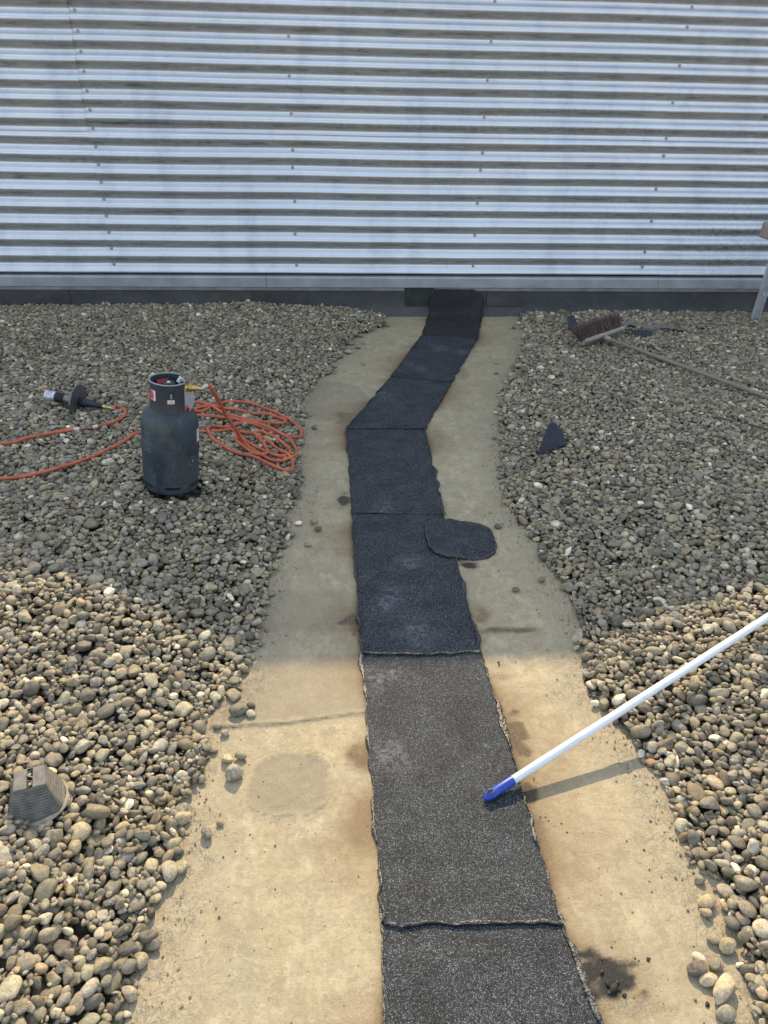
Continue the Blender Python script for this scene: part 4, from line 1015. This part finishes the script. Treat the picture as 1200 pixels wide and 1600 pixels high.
# ------------------------------------------------------------------ broom
def broom():
    c0, c1 = g(912, 538, .075), g(970, 522, .075); j = (c0+c1)/2; u = Vector(c1-c0); Lh = u.length*1.02; u.z = 0.02; u.normalize()
    h0 = g(943, 540, .06); h1 = g(1203, 631, .10); hz0 = surfm(h0[0], h0[1])+.05; hz1 = surfm(h1[0], h1[1])+.016
    hd = Vector((h1[0]-h0[0], h1[1]-h0[1], 0)); hl = hd.length; hd.normalize()
    phi = math.radians(42)
    nb = (-hd*math.cos(phi)+Vector((0, 0, 1))*math.sin(phi)); nb = (nb-u*nb.dot(u)).normalized()      # bristles point this way
    wv = nb.cross(u)
    if wv.z < 0: wv = -wv
    cen = Vector((j[0], j[1], surfm(j[0], j[1])+.040))
    root = empty('broom', cen, 'old push broom lying on the gravel with stiff reddish bristles and wooden shaft', 'broom')
    Rm = Matrix(((u.x, wv.x, nb.x), (u.y, wv.y, nb.y), (u.z, wv.z, nb.z)))
    b = MB(); b.box((0, 0, 0), (Lh, .066, .026), Rm, .006); b.build('head_block', M['wood'], root)
    s = MB(); r0 = Vector((h0[0], h0[1], hz0))-cen
    socket = -nb*.012
    e1 = Vector((h1[0], h1[1], hz1))-cen; dd = (e1-socket).normalized()
    s.tube([socket+dd*.0, socket+dd*.05, socket+dd*.07], [.021, .018, .0135], 12); s.build('socket', M['wood'], root, smooth=True)
    pts = [socket+dd*(.03+k*.06) for k in range(25)]
    # shaft built along local Y so that its grain runs lengthwise
    t = MB(); Ls = 1.45; t.tube([(0, y, 0) for y in np.linspace(0, Ls, 12)], [.0125]*11+[.0118], 12); so = t.build('shaft', M['shaft'], root, smooth=True)
    so.location = socket+dd*.03; so.rotation_euler = dd.to_track_quat('Y', 'Z').to_euler()
    br = MB(); r = np.random.default_rng(5)
    for k in range(1900):
        a, w_ = r.uniform(-.48, .48)*Lh, r.uniform(-.026, .026); base = Rm @ Vector((a, w_, .010))
        fan = Rm @ Vector((a/Lh*.5+r.normal(0, .10), w_*4+r.normal(0, .10), 1.0)); fan.normalize()
        L = r.uniform(.085, .128); tip = base+fan*L+Vector((r.normal(0, .006), r.normal(0, .006), -.004)); midp = base+fan*L*.55
        q = fan.cross(Vector((r.normal(), r.normal(), r.normal()))).normalized(); p2 = fan.cross(q); w0 = .0011
        v = []
        for (c, wd) in ((base, w0), (midp, w0), (tip, w0*.5)):
            v += [c+q*wd, c-q*wd*.5+p2*wd*.87, c-q*wd*.5-p2*wd*.87]
        br.add(v, [(i, (i+1) % 3, 3+(i+1) % 3, 3+i) for i in range(3)]+[(3+i, 3+(i+1) % 3, 6+(i+1) % 3, 6+i) for i in range(3)])
    br.build('bristles', M['bristle'], root)
broom()

# ------------------------------------------------------------------ trestle at the wall
def trestle():
    foot = g(1177, 504, .03); z0 = surfm(foot[0], foot[1])-.012
    root = empty('trestle', (foot[0], foot[1], z0), 'folding aluminium trestle with a brown capped top, standing by the wall', 'trestle')
    top = wl(1219, 352, 5.36); tp = Vector((top[0]-foot[0], top[1]-foot[1], top[2]-z0))
    def leg(a, b, name='leg', w_=(.058, .026)):
        a, b = Vector(a), Vector(b); d = b-a; z = d.normalized(); x = (Vector((1, 0, 0))-z*z.x).normalized(); y = z.cross(x)
        Rm = Matrix(((x.x, y.x, z.x), (x.y, y.y, z.y), (x.z, y.z, z.z)))
        c = (a+b)/2; L = d.length
        m_ = MB(); m_.box(c, (w_[0], .004, L), Rm, .001)
        for sg in (-1, 1): m_.box(c+x*sg*(w_[0]/2-.002)+y*(-w_[1]/2), (.0035, w_[1], L-.002), Rm, .001)
        return m_.build(name, M['alu'], root)
    wdt = .50
    A0, A1 = Vector((0, 0, 0)), Vector((wdt, .10, 0))
    T0, T1 = tp+Vector((.02, 0, -.03)), tp+Vector((wdt*.86, .08, -.03))
    leg(A0, T0); leg(A1, T1)
    B0, B1 = tp+Vector((.10, -.42, -tp.z)), tp+Vector((wdt*.95, -.34, -tp.z))
    leg(B0+Vector((.10, .0, 0)), T0+Vector((.012, -.012, 0)), w_=(.045, .022)); leg(B1, T1+Vector((.012, -.012, 0)), w_=(.045, .022))
    for f in (.30, .66):
        a, b = A0.lerp(T0, f), A1.lerp(T1, f); m_ = MB(); d = (b-a)
        m_.box((a+b)/2, (d.length, .03, .028), Matrix.Rotation(math.atan2(d.y, d.x), 3, 'Z'), .003); m_.build('rung', M['alu'], root)
    m_ = MB(); d = T1-T0; Rz = Matrix.Rotation(math.atan2(d.y, d.x), 3, 'Z')
    m_.box((T0+T1)/2+Vector((0, 0, .03)), (d.length+.05, .09, .018), Rz, .004); m_.build('top_bar', M['alu'], root)
    for P_ in (T0, T1):
        m_ = MB(); m_.box(P_+Vector((-.085, -.03, -.004)), (.10, .12, .105), Rz @ Matrix.Rotation(.12, 3, 'Y'), .008); m_.build('corner_cap', M['capm'], root)
trestle()

# ------------------------------------------------------------------ ribbed roof conductor block in the left bank
def conductor_block():
    root = empty('conductor_block', (BLK[0], BLK[1], BLK_Z), 'small ribbed grey-brown roof conductor block with slotted top, sunk in gravel', 'conductor block', rz=.28)
    lay = 13; H_ = .086; n = 48; b = MB(); vs = []
    def ring(hx, hy, z, p):
        out = []
        for i in range(n):
            a = 2*math.pi*(i+.5)/n; c, s = math.cos(a), math.sin(a)
            q = (abs(c)**p+abs(s)**p)**(-1/p); out.append((hx*c*q, hy*s*q, z))
        return out
    zs = []
    for k in range(lay):
        for (dz, gr) in ((0, 0), (.62, 0), (.70, .0022), (.95, .0022)): zs.append(((k+dz)/lay, gr))
    zs.append((1.0, 0)); 
    for (t, gr) in zs:
        hx, hy = lerp(.070, .037, t**.9)-gr, lerp(.068, .033, t**.9)-gr; p = lerp(2.6, 9, t)
        vs += ring(hx, hy, t*H_, p)
    k = len(zs); f = [(j*n+i, j*n+(i+1) % n, (j+1)*n+(i+1) % n, (j+1)*n+i) for j in range(k-1) for i in range(n)]
    b.add(vs, f); b.build('ribbed_shell', M['block'], root)
    # top in two halves with a slot between
    for sg in (-1, 1):
        m_ = MB(); m_.box((sg*.0215, 0, H_-.004), (.031, .066, .012), bev=.002); m_.build('top_plate', M['block'], root)
    m_ = MB(); m_.box((0, 0, H_-.016), (.013, .064, .012)); m_.build('slot_floor', M['hole'], root)
    for (y, s) in ((-.018, 1), (.012, -1)):
        m_ = MB(); m_.tube([(-.007*s, y-.012, H_+.001), (.004*s, y-.008, H_+.004), (.006*s, y+.004, H_+.003), (-.005*s, y+.010, H_+.002)], 0.001, 6)
        m_.box((.001*s, y, H_-.002), (.009, .011, .006), bev=.001); m_.build('wire_clip', M['steel'], root)
    m_ = MB(); m_.lathe([(.070, .002), (.076, .000), (.078, .004), (.075, .008), (.069, .010)], 48, close=False); m_.build('base_flange', M['concrete'], root, smooth=True)
conductor_block()

# ------------------------------------------------------------------ scraps
def scrap(name, pts, z, mat, label, cat, thick=.004, curl=.0, ribs=False):
    """thin curled piece, outline in photo pixels on the level z; every outline point rides on the stones"""
    Q = [g(p[0], p[1], (p[2] if len(p) > 2 else z)) for p in pts]; c = sum(Q)/len(Q)
    n = len(Q); K = 8; V = []
    base = max(surfm(q[0], q[1], .03) for q in Q)
    for k in range(K+1):
        for q in Q:
            P = c+(q-c)*(k/K if k else 1e-3); u = (P-c)
            V.append((P[0], P[1], P[2]+.004*math.sin(u[0]*60)*(1 if curl else 0)+(.0022*math.sin(u[0]*480) if ribs else 0)))
    m_ = MB(); F_ = [(k*n+i, k*n+(i+1) % n, (k+1)*n+(i+1) % n, (k+1)*n+i) for k in range(K) for i in range(n)]
    N = len(V); V2 = V+[(x, y, z_-thick) for x, y, z_ in V]
    F_ += [tuple(reversed([N+i for i in q])) for q in F_]+[(K*n+(i+1) % n, K*n+i, N+K*n+i, N+K*n+(i+1) % n) for i in range(n)]
    m_.add(V2, F_); o = m_.build(name, mat, None); return tag(o, label, cat)
def ribbed_scrap():
    zb = surfm(*g(865, 690, .1)[:2])
    cor = [(858, 662), (869, 662), (878, 672), (886, 694), (866, 700), (843, 709), (841, 704), (850, 682)]
    # a sheet raised on its far side; fine ribs run front to back
    Q = np.array([g(x, y, zb+.012+.045*(709-y)/47) for x, y in cor])
    x0, x1, y0, y1 = 838, 888, 660, 710; V = []; ok = []; nx, ny = 60, 30
    from math import floor
    def inside(px_, py_):
        c = False; n = len(cor)
        for i in range(n):
            (ax, ay), (bx, by) = cor[i], cor[(i+1) % n]
            if (ay > py_) != (by > py_) and px_ < (bx-ax)*(py_-ay)/(by-ay)+ax: c = not c
        return c
    L_, R_ = [], []
    for k in range(ny+1):
        y = lerp(662.2, 708.4, k/ny); row = [x for x in np.arange(836, 890, .15) if inside(x, y)]
        L_.append((min(row), y)); R_.append((max(row), y))
    for k in range(ny+1):
        for i in range(nx+1):
            x, y = lerp(L_[k][0], R_[k][0], i/nx), L_[k][1]
            p = g(x, y, zb+.012+.045*(709-y)/47); p[2] += .0016*math.sin((x+.35*y)*2.6)+.008*math.sin(math.pi*i/nx); V.append(p)
    V = np.array(V); N = len(V); k = nx+1
    F_ = [(j*k+i, (j+1)*k+i, (j+1)*k+i+1, j*k+i+1) for j in range(ny) for i in range(nx)]
    W = V.copy(); W[:, 2] -= .004
    rim = [i for i in range(k)]+[j*k+nx for j in range(1, ny+1)]+[ny*k+i for i in range(nx-1, -1, -1)]+[j*k for j in range(ny-1, 0, -1)]
    F_ += [tuple(N+i for i in reversed(q)) for q in F_]+[(rim[q], rim[(q+1) % len(rim)], N+rim[(q+1) % len(rim)], N+rim[q]) for q in range(len(rim))]
    o = fast_mesh('plastic_scrap', np.concatenate([V, W]), np.array(F_), M['scrap'], smooth=False)
    tag(o, 'triangular blue-black finely ribbed scrap lying alone on the right gravel', 'scrap')
ribbed_scrap()
zb = surfm(*g(895, 512, .05)[:2])
scrap('felt_scrap', [(886, 494, zb+.085), (896, 492, zb+.085), (900, 500, zb+.06), (903, 508, zb+.035), (899, 513, zb+.02), (889, 513, zb+.02), (887, 504, zb+.05)], zb, M['scrap'], 'small dark felt scrap standing up behind the broom bristles', 'scrap', .005)
zb = surfm(*g(1000, 520, .05)[:2])
scrap('felt_scrap', [(974, 514, zb+.03), (990, 514, zb+.03), (1012, 515, zb+.035), (1021, 518, zb+.03), (1018, 524, zb+.015), (1008, 527, zb+.012), (998, 524, zb+.02), (985, 517, zb+.028)], zb, M['scrap'], 'dark folded felt scrap on the gravel to the right of the broom head', 'scrap', .005, 1)
def strip_scrap():
    P = [g(x, y, .05)[:2] for x, y in ((962, 514), (980, 513.5), (1000, 513), (1015, 514.5), (1030, 514), (1050, 517), (1070, 520), (1090, 523), (1108, 525.5))]
    P = [(p[0], p[1], surfm(p[0], p[1])+.014+.010*math.sin(i*1.7)) for i, p in enumerate(P)]; C_ = catmull(P, .02)
    V = []; n = len(C_)
    for i, p in enumerate(C_):
        wd = .024*math.sin(math.pi*(.1+.86*i/n))+.006; tw = .6*math.sin(i*.16)
        for (s, t) in ((-1, .002), (1, .002), (1, -.002), (-1, -.002)): V.append((p[0], p[1]+s*wd*math.cos(tw), p[2]+s*wd*math.sin(tw)*.5+t))
    F_ = [(4*i+a, 4*i+(a+1) % 4, 4*i+4+(a+1) % 4, 4*i+4+a) for i in range(n-1) for a in range(4)]+[(0, 1, 2, 3), (4*n-1, 4*n-2, 4*n-3, 4*n-4)]
    m_ = MB(); m_.add(V, F_); o = m_.build('membrane_strip', M['pale_scrap'], None, smooth=True)
    tag(o, 'long curled grey offcut of membrane trailing over the gravel past the broom', 'scrap')
strip_scrap()
def wire_bit(name, pts, r, mat, label, cat):
    P = [g(x, y, .08)[:2] for x, y in pts]; P = [(p[0], p[1], surf(p[0], p[1], .01)+r+.002) for p in P]
    C_ = catmull(P, .02); m_ = MB(); m_.tube(C_, r, 6); tag(m_.build(name, mat, None, smooth=True), label, cat)
wire_bit('twig', [(1120, 668), (1150, 674), (1180, 681), (1210, 688)], .003, M['twig'], 'thin dark twig lying on the gravel beyond the ribbed scrap', 'twig')
wire_bit('twig', [(820, 686), (832, 677), (845, 671), (853, 668)], .0028, M['pale_scrap'], 'short bleached twig touching the ribbed scrap', 'twig')

# ------------------------------------------------------------------ tar crumbs and grit dropped on the roof
def crumbs():
    r = np.random.default_rng(9); V, F_, CS = [], [], []; base = 0
    def put(x, y, s, col):
        nonlocal base
        p, f = SHAPES[1][r.integers(NVAR)]; a = r.uniform(0, 6.3); R = np.array(Matrix.Rotation(a, 3, 'Z'))
        v = (p*np.array([s, s*r.uniform(.5, .9), s*.55]))@R.T+np.array([x, y, s*.4+.001]); V.append(v); F_.append(f+base); base += len(v); CS.append(np.tile(np.append(col, 1), (len(v), 1)))
    tar = (.018, .017, .017)
    for (x, y, s) in ((834, 1217, 3), (844, 1277, 2.5), (852, 1277, 2), (857, 1283, 2.5), (877, 1287, 3), (886, 1301, 2.5), (979, 1315, 3), (1006, 1329, 3.5), (1012, 1500, 6), (992, 1498, 3), (998, 1502, 3), (1015, 1498, 3), (958, 1546, 14), (948, 1538, 9), (963, 1536, 8), (940, 1520, 8), (975, 1556, 7), (952, 1552, 7), (968, 1548, 6), (693, 1330, 3), (1105, 1571, 8), (978, 1540, 3), (990, 1560, 3), (779, 1036, 4), (780, 1040, 3), (349, 1340, 3), (322, 1472, 3), (1018, 1395, 3), (1014, 1378, 2.5), (955, 1480, 3), (940, 1500, 3), (1084, 1480, 3), (520, 1080, 2.5), (430, 1390, 2.5), (560, 1370, 2.5), (878, 1566, 5), (360, 1500, 2), (420, 1560, 2.5)):
        q = g(x, y); d = (q-[0, 0, EYE])@C_F; put(q[0], q[1], s/F_PX*d/2*1.1, tar)
    n = 0
    while n < 900:                                        # sandy grit near the stones
        y = r.uniform(.7, 5.5); sd = r.random() < .5; e = float(ledge(np.array(y))) if sd else float(redge(np.array(y)))
        x = e+(1 if sd else -1)*abs(r.exponential(.05)); s = r.uniform(.0012, .0042)
        put(x, y, s, stone_color(r)[0]*.8); n += 1
    o = fast_mesh('tar_crumbs', np.concatenate(V), np.concatenate(F_), M['stone']); cattr(o, 'stone_color', np.concatenate(CS)); fattr(o, 'lichen', np.zeros(base))
    tag(o, 'scattered black tar crumbs and grit on the bare roof', 'crumbs', None, 'stuff')
crumbs()
